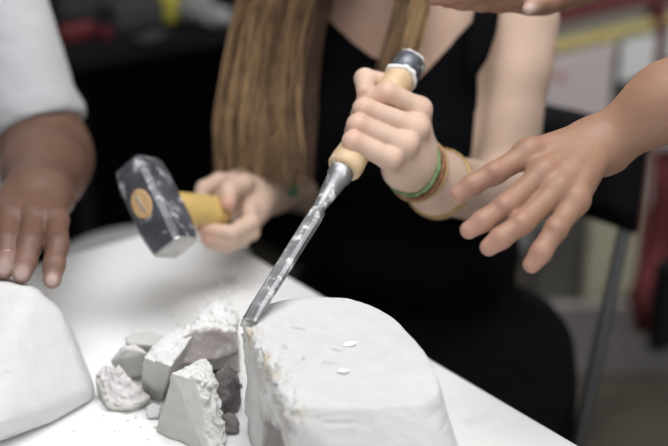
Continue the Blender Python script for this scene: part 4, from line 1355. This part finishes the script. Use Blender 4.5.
for (px, py, sx, sy, sz, a, lab) in [(135, 25, .12, .07, .05, .1, 'dark grey case lying on the desk between the red boxes and yellow bottle'), (95, 12, .16, .09, .07, -.2, 'large dark grey case at the back of the desk'),
                                      (150, 40, .07, .03, .012, .4, 'flat grey tool lying near the desk front edge')]:
    p = on_desk(px, py); o = box('case' if sz > .02 else 'tool', (0, 0, sz / 2), (sx, sy, sz), 0, .006, M['grey_item']); o.location = (p[0], p[1], .7505); o.rotation_euler = (0, 0, drot + a); tag(o, lab, 'case' if sz > .02 else 'tool')

# grey padded stool: seat and legs
tube('seat', [(sp[0], sp[1], stz - .06), (sp[0], sp[1], stz - .05), (sp[0], sp[1], stz - .01), (sp[0], sp[1], stz)], [.14, .15, .145, .12], mat('grey_vinyl', (0.36, 0.36, 0.365), .6, var=.05), st1, 32)
for a in range(4):
    t = math.pi / 4 + a * math.pi / 2
    tube('leg', [(sp[0] + .11 * math.cos(t), sp[1] + .11 * math.sin(t), stz - .055), (sp[0] + .16 * math.cos(t), sp[1] + .16 * math.sin(t), 0)], .012, M['grey_metal'], st1, 10)

# shelving unit at the back of the room
su0 = P(600, 60, 2.66)


def unit_hit(px, py, off=0.0):
    """the point seen at a pixel on the shelving unit's front plane, moved off towards the room"""
    r = P(px, py, 1.0) - P(px, py, 0.0); o_ = np.array([0, 0, CAMZ])
    return o_ + r * (((su0 + D2 * off - o_) @ D2) / (r @ D2))


def unit_box(name, px0, py0, px1, py1, th, m, off=0.0, parent=None, w=None, h=None):
    a = unit_hit(px0, py0, off); b = unit_hit(px1, py1, off)
    c = (a + b) / 2 - D2 * (th / 2); wd = w or abs((b - a) @ D1); hg = h or abs(b[2] - a[2])
    bm = bmesh.new(); box_bm(bm, None, (wd, th, hg), bevel=min(.004, th / 3), mtx=Matrix.Translation(Vector(c)) @ Matrix.Rotation(ROT, 4, 'Z'))
    o = from_bm(name, bm, m, parent)
    if parent is None: center_origin(o, c)
    return o


ua, ub = unit_hit(500, 60), unit_hit(657, 40)
base = (ua + ub) / 2; base[2] = 0
unit = empty('shelving_unit', Vector(base - D2 * .2), 'maroon framed shelving unit with yellow shelf edges at the back of the room', 'shelving unit')


def ub_box(name, a0, a1, d0_, d1_, z0, z1, m, bev=.003):
    """a along the unit from ua, d behind its front plane"""
    c = np.array([ua[0], ua[1], 0]) + D1 * (a0 + a1) / 2 - D2 * (d0_ + d1_) / 2 + UPZ * (z0 + z1) / 2
    bm = bmesh.new(); box_bm(bm, None, (abs(a1 - a0), abs(d1_ - d0_), abs(z1 - z0)), bevel=bev, mtx=Matrix.Translation(Vector(c)) @ Matrix.Rotation(ROT, 4, 'Z'))
    return from_bm(name, bm, m, unit)


def uz(px, py): return unit_hit(px, py)[2]
def uaq(px, py): return (unit_hit(px, py) - ua) @ D1


A1 = uaq(657, 40)
ztop = uz(600, 8); zy = uz(600, 37)
print('unit', ua, A1, ztop, zy, uz(600, 110), uz(600, 300))
ub_box('top_rail', -.05, A1 + .6, -.01, .04, ztop - .012, ztop + .05, M['maroon'])
ub_box('post', A1 - .012, A1 + .014, -.01, .04, 0, ztop + .05, M['maroon'])
ub_box('post', -.05, -.02, -.01, .04, 0, ztop + .05, M['maroon'])
ub_box('shelf_edge', -.02, A1 + .6, .0, .02, zy - .013, zy + .010, M['yellow_paint'])
ub_box('upright_edge', uaq(608, 55) - .004, uaq(613, 55) + .006, .0, .02, zy - .30, zy - .013, M['yellow_paint'])
ub_box('back_panel', -.02, A1 + .6, .36, .38, .02, ztop, M['wall_pale'])
ub_box('shelf', -.02, A1 + .6, .03, .36, zy - .015, zy + .005, M['wall_pale'])


def unit_sheet(name, a0, a1, z0, z1, th, m, label, cat, d=-.012):
    c = np.array([ua[0], ua[1], 0]) + D1 * (a0 + a1) / 2 - D2 * d + UPZ * (z0 + z1) / 2
    bm = bmesh.new(); box_bm(bm, None, (a1 - a0, th, z1 - z0), bevel=th / 4, mtx=Matrix.Translation(Vector(c)) @ Matrix.Rotation(ROT, 4, 'Z'))
    o = from_bm(name, bm, m); center_origin(o, c - UPZ * (z1 - z0) / 2); return tag(o, label, cat)


ub_box('fascia_panel', -.02, A1 + .6, .02, .03, zy + .012, ztop - .012, M['white_paper'])
unit_sheet('board', uaq(540, 80), uaq(606, 80), uz(606, 116), zy - .016, .010, M['pink_paper'], 'pinkish white board with a red spot standing in the shelving unit', 'board')
rs_ = unit_hit(560, 77, .0172); bm = bmesh.new(); tube_bm(bm, [Vector(rs_ - D2 * .001), Vector(rs_ + D2 * .001)], .012, 20)
bo = bpy.data.objects['board']; o = from_bm('red_spot', bm, mat('pale_red_paint', (.42, .16, .17), .7)); o.parent = bo; o.matrix_parent_inverse = Matrix.Translation(-bo.location)
unit_sheet('paper', uaq(616, 60), A1 - .02, uz(634, 76), zy - .016, .004, M['white_paper'], 'blank white sheet under the yellow shelf edge beside the maroon post', 'paper')
tag(unit_box('box', 612, 74, 650, 104, .15, M['grey_wood'], -.02), 'dark grey green box on the shelf beneath the white sheet', 'box')
unit_sheet('paper', A1 + .02, A1 + .25, uz(664, 58), zy - .016, .004, M['white_paper'], 'white sheet beyond the maroon post', 'paper')
# below: boards, cloth, plinth
tag(unit_box('board', 600, 150, 634, 292, .02, M['cream'], .10), 'tall cream board leaning behind the grey chair leg', 'board')
tag(unit_box('board', 540, 228, 596, 330, .02, M['grey_wood'], .08), 'grey green board behind the pointing hand and chair', 'board')
pb = G(640, 377, 0); bm = bmesh.new(); box_bm(bm, None, (.5, .03, .165), bevel=.004, mtx=Matrix.Translation(Vector((pb[0] + .05, pb[1] + .015, .0835))))
o = from_bm('board', bm, M['plinth']); tag(o, 'low dark grey board standing on the floor beyond the chair leg', 'board'); center_origin(o, (pb[0] + .05, pb[1] + .015, .001))
# red cloth hanging over the shelving
bm = bmesh.new()
cols_ = 15; rws = 12; grid = []
for j in range(rws):
    y = 150 + j * (334 - 150) / (rws - 1)
    xl = np.interp(y, [150, 200, 250, 300, 334], [655, 652, 641, 628, 636])
    row = []
    for i in range(cols_):
        x = xl + (690 - xl) * i / (cols_ - 1)
        row.append(bm.verts.new(Vector(unit_hit(x, y, .33 + .018 * math.sin(i * 1.3 + j * .25) + .006 * math.sin(j * .9)))))
    grid.append(row)
fs = [bm.faces.new((grid[j][i], grid[j][i + 1], grid[j + 1][i + 1], grid[j + 1][i])) for j in range(rws - 1) for i in range(cols_ - 1)]
bmesh.ops.solidify(bm, geom=fs, thickness=.006)
o = from_bm('red_cloth', bm, M['red_cloth'], None, True); tag(o, 'dull red cloth hanging from the shelving unit', 'cloth')
center_origin(o, unit_hit(660, 334, .33))
tag(unit_box('bag', 668, 268, 700, 336, .03, M['black_plastic'], .40), 'black bag hanging in front of the red cloth', 'bag')
